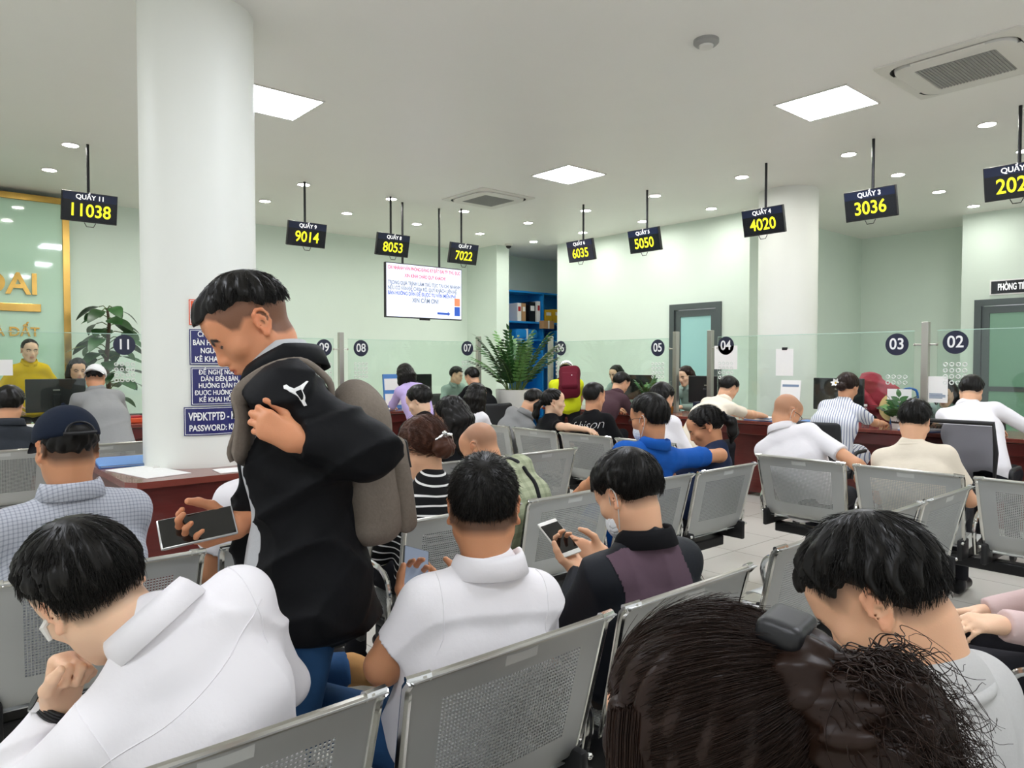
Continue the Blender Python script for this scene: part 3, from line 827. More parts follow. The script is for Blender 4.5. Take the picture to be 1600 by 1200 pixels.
def bench(n, loc, rz, label, plate=True):
    """origin: floor point under the left end of the row's back line; sitters face local +Y"""
    t = thing('steel_bench', label, 'bench', loc, rz, 'perforated steel waiting benches')
    L = n * PITCH
    for i in range(n): make_seat_parts(t, (i + .5) * PITCH, plate)
    MB().box((.05, .2, .3), (L - .05, .28, .36), .008).build('beam', M['black_metal'], t)
    for i in range(n + 1):
        x = i * PITCH; x = min(max(x, .012), L - .012)
        MB().tube(catmull([(x, .12, .4), (x, .1, .52), (x, .14, .6), (x, .24, .625), (x, .36, .62), (x, .4, .56), (x, .36, .42)], 4), .011, 8).build('armrest', M['chrome'], t, True)
        if i in (0, n) or n == 4 and i == 2:
            pass
    for x in (PITCH * .5, L - PITCH * .5):
        lg = MB().tube(catmull([(x, -.02, .02), (x, .08, .07), (x, .2, .16), (x, .24, .31)], 5), [.016] * 15 + [.022], 8).tube(catmull([(x, .56, .02), (x, .44, .07), (x, .3, .16), (x, .24, .31)], 5), [.016] * 15 + [.022], 8).build('leg', M['chrome'], t, True)
        MB().cyl((x, -.025, 0), (x, -.025, .025), .022).cyl((x, .565, 0), (x, .565, .025), .022).build('foot_pad', M['black_plastic'], lg)
    return t
bench(3, (.08, 1.135, 0), 0, 'steel bench of three seats in the front row, around the man in the white polo')
bench(3, (2.12, 1.18, 0), 0, 'steel bench in the front row at right, beyond the gap, mostly empty')
bench(4, (-1.09, 2.36, 0), 0, 'steel bench of the second row left of the standing man')
bench(4, (1.43, 2.29, 0), 0, 'steel bench of the second row behind the polo man, right of the standing man')
bench(4, (4.25, 2.53, 0), -PI / 2, 'steel bench facing the right counter, with the bald man and the cream T-shirt man')
bench(5, (4.33, 6.29, 0), -PI / 2, 'steel bench facing the right counter in the middle of the hall')
bench(4, (-.98, 5.92, 0), 0, 'steel bench at far left behind the capped man, facing counter 11')
bench(3, (1.78, 3.5, 0), 0, 'steel bench in the third row under the woman with long loose black hair')
bench(4, (.35, .17, 0), 0, 'steel bench closest to the viewer under the woman with the hair clip')
bench(2, (2.55, 4.6, 0), 0, 'steel bench in the fourth row near the guide desk')

# ------------------------------------------------------------------ office chairs
def office_chair(loc, rz, label, meshy=False):
    t = thing('office_chair', label, 'chair', loc, rz, 'office chairs at the counters')   # sitter faces local +Y
    MB().box((-.24, -.05, .44), (.24, .42, .5), .025).build('seat', M['office_black'], t, True)
    if meshy:
        b = MB().tube([(-.22, -.07, .56), (-.235, -.09, .8), (-.22, -.1, 1.0), (.22, -.1, 1.0), (.235, -.09, .8), (.22, -.07, .56)], .017, 8, True).build('backrest', M['black_plastic'], t, True)
        MB().box((-.22, -.09, .58), (.22, -.082, .98)).build('back_mesh', M['mesh_back'], b)
    else:
        S = SDF(); S.rbox((0, -.1, .73), (.24, .035, .19), .03)
        S.post.append(lambda p, d: d)
        V, F = S.mesh(.012); V[:, 1] += .6 * V[:, 0] ** 2; V[:, 0] *= 1 - .35 * np.clip(V[:, 2] - .7, 0, 1)
        b = mesh_np('backrest', V, F, M['office_black'], t)
    MB().box((-.03, -.12, .42), (.03, -.06, .62), .01).build('back_stem', M['black_plastic'], t)
    for s_ in (-1, 1):
        MB().tube(catmull([(s_ * .25, .1, .45), (s_ * .28, .08, .58), (s_ * .28, .1, .66), (s_ * .28, .28, .67)], 4), .016, 8).build('armrest', M['black_plastic'], t, True)
    MB().cyl((0, .18, .1), (0, .18, .44), .03).build('gas_column', M['black_metal'], t)
    for k in range(5):
        a = k * 2 * PI / 5 + .3; e = (.27 * math.cos(a), .18 + .27 * math.sin(a))
        l = MB().tube([(0, .18, .1), (e[0], e[1], .075)], [.025, .016], 8).build('leg', M['black_plastic'], t)
        MB().cyl((e[0] - .015, e[1], .035), (e[0] + .015, e[1], .035), .035).build('caster', M['black_plastic'], l)
    return t
def stool(loc, rz, label):
    t = thing('stool', label, 'stool', loc, rz, 'round stools at the counters')
    MB().lathe([(.16, .45), (.18, .46), (.18, .49), (.16, .5)], (0, .15, 0)).build('seat', M['office_black'], t, True)
    MB().cyl((0, .15, .06), (0, .15, .45), .025).build('gas_column', M['chrome'], t)
    MB().lathe([(.2, 0), (.2, .015), (.04, .06), (.03, .06)], (0, .15, 0)).build('foot_plate', M['chrome'], t, True)
office_chair((5.98, 2.95, 0), -PI / 2, 'black office chair behind the woman in the striped dress')
office_chair((5.8, 1.8, 0), -PI / 2, 'black mesh-back office chair behind the white shirted man at counter 02', True)
stool((5.85, 4.2, 0), -PI / 2, 'dark round stool of the cream shirted man at counter 04')
stool((5.9, 5.6, 0), -PI / 2, 'dark round stool of the brown jacketed man near counter 05')
stool((4.8, 6.95, 0), 0, 'dark round stool of the purple-shirted woman at counter 08')
office_chair((5.62, 6.85, 0), 0, 'dark office chair of the black jacketed man at counter 07')
stool((1.5, 6.93, 0), 0, 'dark round stool of the white-capped man at counter 11')
office_chair((8.5, 2.5, 0), PI / 2, 'dark office chair of the clerk behind disc 02')
office_chair((8.35, 5.66, 0), PI / 2, 'dark office chair of the clerk in the pale green shirt')
office_chair((8.35, 6.95, 0), PI / 2, 'dark office chair of the long-haired clerk behind disc 06')
office_chair((6.75, 9.45, 0), PI, 'dark office chair of the clerk behind disc 07')
office_chair((1.5, 9.45, 0), PI, 'dark office chair of the clerk behind the left monitor')
red_chair = office_chair((8.35, 3.35, 0), PI / 2, 'office chair behind disc 03 carrying red jackets')

# ------------------------------------------------------------------ things on the counters
def monitor(loc, rz, label):
    t = thing('computer_monitor', label, 'monitor', loc, rz, 'black counter monitors')      # back towards local -Y
    MB().box((-.26, -.005, .12), (.26, .03, .45), .008).build('back_shell', M['black_plastic'], t)
    MB().box((-.25, .0305, .13), (.25, .032, .44)).build('screen', M['phone_lit'], t)
    MB().box((-.035, -.03, .05), (.035, .0, .3), .008).build('stand_neck', M['black_plastic'], t)
    MB().box((-.12, -.09, .0), (.12, .09, .012), .004).build('stand_base', M['black_plastic'], t)
    MB().box((-.03, -.007, .33), (.03, -.005, .345)).build('badge', M['grey_metal'], t)
monitor((1.27, 8.42, .806), .05, 'black monitor seen from behind on the far left counter')
monitor((5.52, 8.42, .806), 0, 'black monitor seen from behind beside the purple-shirted woman')
monitor((7.42, 3.45, .806), -PI / 2, 'black monitor behind the striped-dress woman at counter 03')
monitor((7.45, 5.05, .806), -PI / 2, 'black monitor behind the cream shirted man at counter 04')
monitor((7.45, 6.1, .806), -PI / 2, 'black monitor by the brown jacketed man')

def paper(loc, w, h, rz, label, m='paper', name='paper_sheet', th=.003, flat=True, tilt=0, cat='paper'):
    t = thing(name, label, cat, loc, rz)
    mx = Matrix.Rotation(R_(90 + tilt), 4, 'X') if not flat else Matrix.Identity(4)
    MB().box((-w / 2, -h / 2, 0), (w / 2, h / 2, th), 0, mx).build('sheet', M[m], t)
    return t, mx
def textlines(t, mx, w, h, n, m='tv_grey', top=.0):
    mb = MB()
    for k in range(n):
        y = h / 2 - .03 - top - k * (h - .06 - top) / n
        mb.box((-w * .4, y - .004, .0031), (w * (.4 if k % 3 else .25), y + .004, .0036), 0, mx)
    o = mb.build('printed_lines', M[m], t); o['kind'] = 'stuff'
t, mx = paper((1.12, 4.5, .791), .25, .5, .2, 'white form lying on the guide desk beside the column'); textlines(t, mx, .25, .4, 6, 'white_paint')
t, mx = paper((1.55, 4.24, .791), .18, .26, 1.5, 'second white sheet at the front edge of the guide desk')
t = thing('document_folder', 'bright blue folder lying on the left end of the guide desk', 'folder', (1.12, 5.02, .791), -.12)
MB().box((-.16, -.23, 0), (.16, .23, .006), .002).build('cover', M['folder_blue'], t)
MB().box((-.15, -.22, .006), (.15, .22, .012)).build('inner_sheets', M['paper'], t)
MB().box((-.16, -.23, .012), (.16, .23, .015), .001).build('cover', M['folder_blue'], t)
t = thing('eraser', 'small white eraser on the guide desk at the column foot', 'eraser', (1.2, 4.62, .7905)); MB().box((-.02, -.012, 0), (.02, .012, .012), .003).build('block', M['white_plastic'], t)
# notices on the glass and stands on the counter
t, mx = paper((7.291, 3.97, 1.42), .2, .29, -PI / 2, 'white paper clipped to the top of the glass in front of the far column', flat=False, name='clipped_notice', th=.001)
MB().box((-.03, -.004, .13), (.03, .012, .16), .002).build('binder_clip', M['black_plastic'], t)
t, mx = paper((7.292, 4.69, 1.475), .3, .27, -PI / 2, 'white backing paper behind disc 04 on the glass', flat=False, name='backing_paper', th=.001)
t, mx = paper((7.291, 2.47, 1.17), .17, .24, -PI / 2, 'white sheet taped on the glass under disc 02 by the post', flat=False, name='taped_notice', th=.001); textlines(t, mx, .17, .24, 4, top=.13)
t, mx = paper((7.291, 2.8, 1.1), .22, .13, -PI / 2, 'blank white sheet taped low on the glass under disc 03', flat=False, name='taped_notice', th=.001)
t = thing('notice_stand', 'tall white notice in an acrylic stand on the counter by the bald man', 'notice stand', (7.1, 3.82, .806), -PI / 2)
MB().box((-.11, -.004, .05), (.11, .004, .43), .002, Matrix.Rotation(R_(-8), 4, 'X')).build('sheet', M['paper'], t)
MB().box((-.11, -.06, 0), (.11, .07, .008), .002).box((-.1, -.01, .0), (.1, .01, .06)).build('acrylic_base', M['clear_plastic'], t)
MB().box((-.09, -.0055, .36), (.09, -.0045, .385), 0, Matrix.Rotation(R_(-8), 4, 'X')).box((-.05, -.0055, .1), (.05, -.0045, .11), 0, Matrix.Rotation(R_(-8), 4, 'X')).build('printed_lines', M['tv_grey'], t)
t, mx = paper((1.02, 8.302, 1.15), .12, .15, 0, 'small white note on the glass at far left', flat=False, name='taped_notice', th=.001)
t.location = (.84, 8.29, 1.37)

def bottle(loc, label):
    t = thing('water_bottle', label, 'bottle', loc)
    MB().lathe([(.03, 0), (.032, .01), (.032, .12), (.028, .15), (.013, .185), (.012, .2)]).build('bottle_body', M['clear_plastic'], t, True)
    MB().cyl((0, 0, .198), (0, 0, .218), .015).build('cap', M['white_plastic'], t)
bottle((6.98, 2.98, .806), 'clear water bottle standing on the counter by the striped-dress woman')
def cup(loc, label):
    t = thing('drink_cup', label, 'cup', loc)
    MB().lathe([(.032, .0), (.044, .13), (.042, .13), (.03, .006)]).build('cup_wall', M['clear_plastic'], t, True)
    MB().lathe([(.030, .004), (.0385, .09), (.02, .091)]).build('drink', M['amber'], t, True)
cup((7.05, 5.28, .806), 'plastic cup of yellow drink on the counter near disc 04')
t = thing('tissue_box', 'dark box with a pale front label on the counter by the cream shirted man', 'box', (7.05, 4.85, .806), -PI / 2)
MB().box((-.08, -.05, 0), (.08, .06, .16), .006).build('carton', M['navy'], t); MB().box((-.045, -.053, .02), (.02, -.0505, .11)).build('label_patch', M['box_yellow'], t)
t = thing('stapler', 'yellow plastic holder fixed on the counter front near the navy-topped woman', 'holder', (6.835, 4.95, .62)); MB().box((0, -.08, 0), (.015, .08, .07), .006).build('shell', M['yellow_plastic'], t)
t = thing('white_board_sheet', 'white sheet hanging on the counter front below the yellow holder', 'paper', (6.84, 4.8, .3)); MB().box((0, -.2, 0), (.005, .2, .28)).build('sheet', M['paper'], t)
for i, (x, y, z, m, l) in enumerate(((1.85, 8.12, .806, 'orange', 'orange paper tray on the counter right of the white-capped man'), (1.95, 8.35, .806, 'white_plastic', 'white desk phone base under disc 11'))):
    t = thing('paper_tray' if i == 0 else 'desk_phone', l, 'tray' if i == 0 else 'telephone', (x, y, z))
    MB().box((-.14, -.1, 0), (.14, .1, .05), .008).build('body', M[m], t)
    MB().box((-.12, -.08, .0505), (.12, .08, .07), .004).build('lid' if i == 0 else 'handset', M['red_plastic' if i == 0 else 'black_plastic'], t)
def stack(loc, rz, n, label, group=None):
    t = thing('document_stack', label, 'papers', loc, rz)
    for k in range(n):
        a = random.uniform(-.12, .12); MB().box((-.105, -.148, k * .008), (.105, .148, k * .008 + .0075), 0, Matrix.Rotation(a, 4, 'Z')).build('file', M['paper' if k % 3 else 'folder_blue'], t)
stack((6.98, 3.45, .806), .2, 4, 'papers under the hands of the striped-dress woman at counter 03')
stack((6.99, 2.5, .806), -.2, 3, 'papers on the counter between the striped-dress woman and the white shirted man')
stack((6.99, 4.06, .806), .1, 5, 'papers on the counter before the cream shirted man')
stack((4.8, 8.1, .806), .1, 3, 'papers on the counter in front of the purple-shirted woman')
stack((6.05, 8.12, .806), .3, 4, 'papers on the counter in front of the black jacketed man')
stack((1.0, 8.08, .806), .2, 3, 'papers on the far left counter under the monitor')
stack((7.05, 6.4, .806), .1, 6, 'stack of files on the counter by the man in the brown jacket')
t = thing('brochure_stand', 'blue and white brochure stand on the counter right of the purple-shirted woman', 'brochure stand', (5.05, 8.24, .806))
MB().box((-.13, 0, .0), (.13, .03, .46), .004, Matrix.Rotation(R_(-6), 4, 'X')).build('back_board', M['folder_blue'], t)
MB().box((-.12, -.006, .05), (.12, -.001, .2), 0, Matrix.Rotation(R_(-6), 4, 'X')).box((-.12, -.006, .25), (.12, -.001, .4), 0, Matrix.Rotation(R_(-6), 4, 'X')).build('leaflet', M['paper'], t)

# ------------------------------------------------------------------ archive shelving beyond the opening
t = thing('archive_shelf', 'bright blue metal archive shelf seen through the far opening', 'shelf', (9.0, 10.75, 0))
for x in (0, 1.1, 2.16): MB().box((x, 0, 0), (x + .04, .45, 2.82), .004).build('upright', M['shelf_blue'], t)
for z in (.3, .8, 1.3, 1.85, 2.2, 2.8): MB().box((.0, .0, z), (2.2, .45, z + .035), .003).build('shelf_board', M['shelf_blue'], t)
MB().box((0, .45, 0), (2.2, .46, 2.82)).build('back_sheet', M['shelf_blue'], t)
for i, (x, wd, h, m, l) in enumerate(((.5, .1, .36, 'paper', 'white binder at the left of the top blue shelf'), (.62, .1, .36, 'box_tan', 'tan binder second on the top blue shelf'), (.85, .16, .4, 'screen', 'dark binder in the middle of the top blue shelf'),
                                   (1.02, .09, .42, 'paper', 'white upright binder beside the yellow boxes'), (1.3, .2, .26, 'box_yellow', 'yellow carton, left one on the blue shelf'), (1.62, .38, .28, 'box_yellow', 'yellow carton, wide right one on the blue shelf'))):
    k = thing('file_binder' if i < 4 else 'carton', l, 'binder' if i < 4 else 'carton', (9.0 + x, 10.78, 2.2355))
    MB().box((-wd / 2, 0, 0), (wd / 2, .3, h), .004).build('case', M[m], k)
    MB().box((-wd / 3, -.002, h * .55), (wd / 3, -.0005, h * .8)).build('spine_tag', M['paper' if m != 'paper' else 'red_plastic'], k)
for x, wd, m, l in ((.7, .6, 'folder_blue', 'blue bundle on the lower blue shelf'), (1.6, .3, 'folder_blue', 'second blue bundle on the lower blue shelf')):
    k = thing('document_bundle', l, 'bundle', (9.0 + x, 10.77, 1.8855)); MB().box((-wd / 2, 0, 0), (wd / 2, .3, .2), .05).build('wrap', M['shelf_blue'], k, True); MB().box((-.02, -.002, .0), (.02, .302, .202)).build('tie', M['paper'], k)
k = thing('carton', 'small tan carton stuck on the edge of the blue shelf', 'carton', (10.15, 10.62, 2.1)); MB().box((-.15, 0, 0), (.15, .12, .16), .004).build('case', M['box_tan'], k); MB().box((-.02, -.001, 0), (.02, .001, .16)).build('tape', M['paper'], k)

# ------------------------------------------------------------------ plants
def leaf_mesh(L, W, n=6, cup=.15, droop=.3):
    """one leaf along +Y from the origin, as (verts, quads)"""
    V = []; F = []
    for i in range(n + 1):
        t_ = i / n; wd = W * (math.sin(PI * min(1, t_ ** .75)) ** .8) * .5 + .0005; y = L * t_; z = -droop * L * t_ * t_
        V += [(-wd, y, z + cup * wd), (0, y, z), (wd, y, z + cup * wd)]
    for i in range(n):
        a = i * 3; F += [(a, a + 1, a + 4, a + 3), (a + 1, a + 2, a + 5, a + 4)]
    return np.array(V), np.array(F)
def place(V, o, d, up, s=1.):
    d = nrm(d); x = nrm(np.cross(d, up)); z = np.cross(x, d)
    return np.asarray(o) + s * (V[:, :1] * x + V[:, 1:2] * d + V[:, 2:3] * z)
def fern_plant(loc, pot_h, pot_r, n, H, label, pot=True, name='potted_plant', leaflets=13, Lf=.11):
    t = thing(name, label, 'plant', loc)
    if pot:
        MB().lathe([(pot_r * .78, 0), (pot_r * .8, .02), (pot_r, pot_h), (pot_r * .93, pot_h), (pot_r * .9, pot_h - .05)], seg=40).build('pot', M['pot'], t, True)
        MB().cyl((0, 0, pot_h - .07), (0, 0, pot_h - .05), pot_r * .9, seg=24).build('soil', M['soil'], t)
    r = np.random.default_rng(int(H * 1000) + n)
    z0 = pot_h - .06
    for k in range(n):
        az = k * 2.4 + r.uniform(-.3, .3); out = r.uniform(.12, 1) ** .8 * H * .72; hh = H * r.uniform(.6, 1) * (1 - .35 * (out / H))
        b = A(.3 * pot_r * math.cos(az), .3 * pot_r * math.sin(az), z0); e = A(out * math.cos(az), out * math.sin(az), z0 + hh)
        c = (b + e) / 2 + A(-.12 * out * math.cos(az), -.12 * out * math.sin(az), .12 * H)
        pts = [b * (1 - u) ** 2 + 2 * c * u * (1 - u) + e * u * u for u in np.linspace(0, 1, 12)]
        parts = []
        for j in range(leaflets):
            u = .22 + .78 * j / (leaflets - 1); p = b * (1 - u) ** 2 + 2 * c * u * (1 - u) + e * u * u
            tg = nrm(2 * (1 - u) * (c - b) + 2 * u * (e - c)); sd = nrm(np.cross(tg, A(0, 0, 1)))
            if j == leaflets - 1: dirs = [tg]
            else: dirs = [nrm(sd + .75 * tg), nrm(-sd + .75 * tg)]
            for d in dirs:
                V, F = leaf_mesh(Lf * (1.1 - .35 * u) * r.uniform(.85, 1.1), Lf * .38, 4); parts.append((place(V, p, d, nrm(np.cross(sd, tg)) + r.normal(0, .15, 3)), F))
        V, F = join_np(parts)
        fr = mesh_np('frond', V, F, M[('leaf', 'leaf_dark', 'leaf', 'leaf_light')[k % 4]], t)
        MB().tube([tuple(p) for p in pts], [.007 - .0045 * i / 11 for i in range(12)], 5).build('stalk', M['stem'], fr)
    return t
fern_plant((6.31, 7.25, 0), 1.06, .26, 30, .95, 'large feathery green plant in a tall white pot at the counter corner')
fern_plant((7.08, 5.6, .806), .12, .07, 9, .42, 'small feathery plant standing on the counter near disc 05', Lf=.075, leaflets=10)
t = fern_plant((7.1, 2.72, .806), .12, .08, 9, .26, 'low leafy plant on the counter behind the cream T-shirt man', Lf=.12, leaflets=5)
t = thing('tall_potted_plant', 'tall plant with broad dark green leaves beside the gold framed panel', 'plant', (2.1, 10.2, 0))
MB().lathe([(.17, 0), (.18, .03), (.24, .5), (.22, .5), (.2, .45)], seg=32).build('pot', M['pot'], t, True)
MB().cyl((0, 0, .43), (0, 0, .45), .2).build('soil', M['soil'], t)
MB().tube([(0, 0, .44), (.02, .0, .9), (-.02, .01, 1.4), (.02, 0, 1.9), (0, 0, 2.1)], [.035, .03, .028, .02, .012], 8).build('trunk', M['bark'], t)
r = np.random.default_rng(12)
for k in range(46):
    z = 1.0 + 1.12 * k / 45 + r.uniform(-.05, .05); az = k * 2.4 + r.uniform(-.4, .4); el = r.uniform(-.1, .5)
    d = A(math.cos(az), math.sin(az), el); pl = r.uniform(.08, .26) * (1.2 - .55 * (k / 45))
    b = A(0, 0, z); e = b + nrm(d) * pl
    V, F = leaf_mesh(r.uniform(.2, .32), r.uniform(.14, .2), 7, .12, r.uniform(.2, .6))
    o = mesh_np('leaf', place(V, e, nrm(d * A(1, 1, .2) + A(0, 0, -.15)), A(0, 0, 1) + r.normal(0, .25, 3)), F, M[('leaf', 'leaf_dark', 'leaf', 'leaf_dark')[k % 4]], t)
    MB().tube([tuple(b), tuple((b + e) / 2 + A(0, 0, .03)), tuple(e)], .006, 5).build('leaf_stalk', M['stem'], o)

# red jackets, a straw hat and a blue bag behind disc 03
t = thing('red_jacket', 'crumpled dark red jacket heaped on the chair behind disc 03', 'jacket', (8.25, 3.35, 0))
S = SDF(); S.ell((-.02, .0, 1.02), (.13, .24, .2), k=.06).ell((-.06, .1, 1.2), (.1, .13, .12), k=.06).ell((-.05, -.12, .82), (.1, .14, .16), k=.06).cone((-.04, .2, .98), (-.06, .22, .68), .08, .06, k=.05).cone((-.04, -.22, 1.0), (-.08, -.2, .7), .07, .06, k=.05)
S.post.append(wrinkle(.014, 28, 4)); V, F = S.mesh(.014); mesh_np('cloth', V, F, M['red_cloth'], t)
S = SDF(); S.cone((-.14, .15, 1.1), (-.17, .0, .92), .045, .04); S.post.append(wrinkle(.006, 40, 6)); V, F = S.mesh(.012); mesh_np('sleeve', V, F, M['red_cloth'], t)
t = thing('straw_hat', 'tan straw hat with a brown band resting below the red jacket', 'hat', (8.06, 3.13, .95), 0)
MB().lathe([(.17, -.01), (.17, 0), (.1, .015), (.09, .1), (.05, .12), (.01, .122)]).build('hat_body', M['straw'], t, True); MB().lathe([(.1, .018), (.102, .05), (.096, .05)]).build('hat_band', M['bark'], t, True)
t.rotation_euler = (0, R_(-70), 0)
t = thing('blue_bag', 'bright blue bag behind the glass beside the counter plant', 'bag', (7.75, 2.88, .0))
S = SDF(); S.rbox((0, 0, .88), (.1, .16, .17), .06); S.post.append(wrinkle(.012, 30, 8)); V, F = S.mesh(.012); mesh_np('bag_body', V, F, M['blue_cloth'], t)
MB().tube(catmull([(0, -.08, 1.0), (0, -.06, 1.14), (0, .06, 1.14), (0, .08, 1.0)], 4), .012, 8).build('handle', M['blue_cloth'], t, True)
k = thing('side_table', 'small dark side table behind the glass under the blue bag', 'table', (7.78, 2.88, 0)); MB().box((-.14, -.2, .66), (.14, .2, .7), .005).build('table_top', M['wood'], k)
for a in (-1, 1):
    for b in (-1, 1): MB().box((a * .12 - .015, b * .18 - .015, 0), (a * .12 + .015, b * .18 + .015, .66)).build('leg', M['wood'], k)

# ------------------------------------------------------------------ people: figure builder
def rotx(a): c, s = math.cos(a), math.sin(a); return np.array([[1, 0, 0], [0, c, -s], [0, s, c]])
def roty(a): c, s = math.cos(a), math.sin(a); return np.array([[c, 0, s], [0, 1, 0], [-s, 0, c]])
def rotz(a): c, s = math.cos(a), math.sin(a); return np.array([[c, -s, 0], [s, c, 0], [0, 0, 1]])
X3, Y3, Z3 = A(1, 0, 0), A(0, 1, 0), A(0, 0, 1)

class Fr:
    """a head's own frame: x to its right, y out of the face, z to the crown, origin between the ears"""
    def __init__(s, c, R, k): s.c = c; s.R = R; s.k = k
    def __call__(s, x, y, z): return s.c + s.R @ (A(x, y, z) * s.k)
    def inv(s, V): return ((V - s.c) @ s.R) / s.k
    def out(s, q): return s.c + (q * s.k) @ s.R.T

def add_head(S, f, detail, fem):
    k = f.k; R = f.R
    e = lambda c, r, kk=.02, sub=False, RR=None: S.ell(f(*c), A(r) * k, R if RR is None else R @ RR, kk, sub)
    c = lambda a, b, r1, r2, kk=.02, sub=False: S.cone(f(*a), f(*b), r1 * k, r2 * k, kk, sub=sub)
    j = .92 if fem else 1.
    e((0, -.012, .032), (.073, .094, .083))
    e((0, .026, -.028), (.060 * j, .066, .084), .03)
    for s in (-1, 1):
        c((s * .05 * j, -.004, -.05), (s * .02, .06, -.098), .021, .018, .03)
        e((s * .043, .056, -.018), (.024, .022, .022), .025)
    e((0, .070, -.102), (.020, .017, .016), .025)
    c((-.036, .075, .023), (.036, .075, .023), .014, .014, .025)
    e((0, .052, .055), (.058, .04, .04), .03)
    c((0, .085, .014), (0, .105, -.026), .0085, .0115, .018)
    for s in (-1, 1):
        e((s * .0125, .096, -.031), (.0085, .0105, .008), .01)
        e((s * .031, .094, .006), (.015, .012, .0105), .012, True)
        e((s * .031, .0765, .005), (.0145, .0125, .011), .006)
    e((0, .082, -.060), (.027, .016, .020), .018)
    e((0, .0965, -.0525), (.021, .0085, .0058), .007); e((0, .0945, -.0645), (.018, .0085, .0068), .007)
    if detail > 1: e((0, .105, -.0588), (.024, .010, .0013), .004, True); e((0, .098, -.078), (.016, .006, .004), .008, True)
    for s in (-1, 1):
        B = rotz(s * R_(-24)) @ rotx(R_(10))
        o = A(s * .0735, -.006, -.002)
        def ep(x, y, z): return tuple(o + B @ A(s * x, y, z))
        e(ep(.006, -.014, 0), (.0055, .0165, .029), .008, RR=B)
        if detail > 1:
            rim = [ep(.008, .004, .006), ep(.012, .002, .022), ep(.014, -.010, .031), ep(.015, -.024, .027), ep(.015, -.031, .012), ep(.014, -.029, -.006), ep(.011, -.021, -.02), ep(.008, -.010, -.028)]
            for a, b in zip(rim, rim[1:]): c(a, b, .0042, .0042, .004)
            e(ep(.009, -.007, -.028), (.006, .0085, .009), .006, RR=B)
            anti = [ep(.011, -.012, .017), ep(.012, -.020, .006), ep(.010, -.019, -.010)]
            for a, b in zip(anti, anti[1:]): c(a, b, .0036, .0036, .004)
            e(ep(.012, -.008, -.004), (.006, .007, .010), .004, True, RR=B)
            e(ep(.0075, .003, -.004), (.004, .004, .007), .004, RR=B)

FINGERS = ((.029, .086, (.044, .027, .021), .0092), (.0095, .091, (.048, .030, .022), .0096), (-.0105, .086, (.045, .028, .021), .0090), (-.0275, .076, (.035, .022, .019), .0080))
CURL = {'relax': (25, 30, 18), 'grip': (62, 72, 40), 'fist': (82, 95, 55), 'phone': (38, 45, 28), 'flat': (6, 9, 6), 'point': (12, 18, 10), 'drape': (20, 26, 14)}
def add_hand(S, W, d, n, side, curl='relax', s=1., thumb=.25):
    d = nrm(d); n = nrm(np.asarray(n, float) - d * np.dot(n, d)); a = np.cross(d, n) * (1 if side == 'R' else -1)
    for i, (off, L, seg, r) in enumerate(FINGERS):
        kn = W + s * (d * L + a * off - n * .004 * (i != 1))
        S.cone(W + s * (d * .008 + a * off * .5), kn, .0165 * s, .0118 * s, .02)
        cu = CURL[curl] if isinstance(curl, str) else curl
        th = 0; p = kn
        for j in range(3):
            th += R_(cu[j] * (1 + .07 * i)); q = nrm(d * math.cos(th) + n * math.sin(th) + a * off * 2.2 * math.cos(th))
            p2 = p + q * seg[j] * s
            S.cone(p, p2, (r - .0009 * j) * s, (r - .0009 * (j + 1)) * s, .005); p = p2
    b = W + s * (d * .022 + a * .022 + n * .006)
    t1 = nrm(.62 * d + .62 * a + .5 * n); t2 = nrm(.9 * d + .2 * a + (.3 + thumb) * n); t3 = nrm(.95 * d - .05 * a + (.25 + thumb * 1.3) * n)
    p1 = b + t1 * .046 * s; p2 = p1 + t2 * .034 * s; p3 = p2 + t3 * .026 * s
    S.cone(b, p1, .0165 * s, .0125 * s, .016).cone(p1, p2, .0120 * s, .0105 * s, .006).cone(p2, p3, .0105 * s, .0082 * s, .006)
    return dict(W=W, d=d, n=n, a=a, grip=W + s * (d * .09 + n * .028), tip=p3)

def ik(S, W, l1, l2, pole):
    v = W - S; D = np.linalg.norm(v)
    k = max(1, D / (l1 + l2) * 1.005); l1 *= k; l2 *= k
    u = v / D; a = (l1 * l1 - l2 * l2 + D * D) / (2 * D); h = math.sqrt(max(0, l1 * l1 - a * a))
    p = np.asarray(pole, float); p = nrm(p - u * np.dot(p, u))
    return S + u * a + p * h

ZL_M = ((-.13, -.085, -.05, -.032, -.014, .006, .03, .045, .058, .072, .13), (-.062, -.062, -.056, -.03, .03, .042, .03, .034, .055, .068, .078))
ZL_SKIN = ((-.13, -.085, -.05, -.032, -.014, .006, .03, .045, .058, .072, .13), (-.066, -.066, -.062, -.05, .01, .02, .006, .014, .05, .066, .078))
ZL_F = ((-.13, -.06, -.03, -.012, .01, .03, .05, .066, .078, .13), (-.08, -.07, -.05, -.0, .0, .0, .03, .062, .078, .085))
def zline(y, zl): return np.interp(y, zl[0], zl[1])

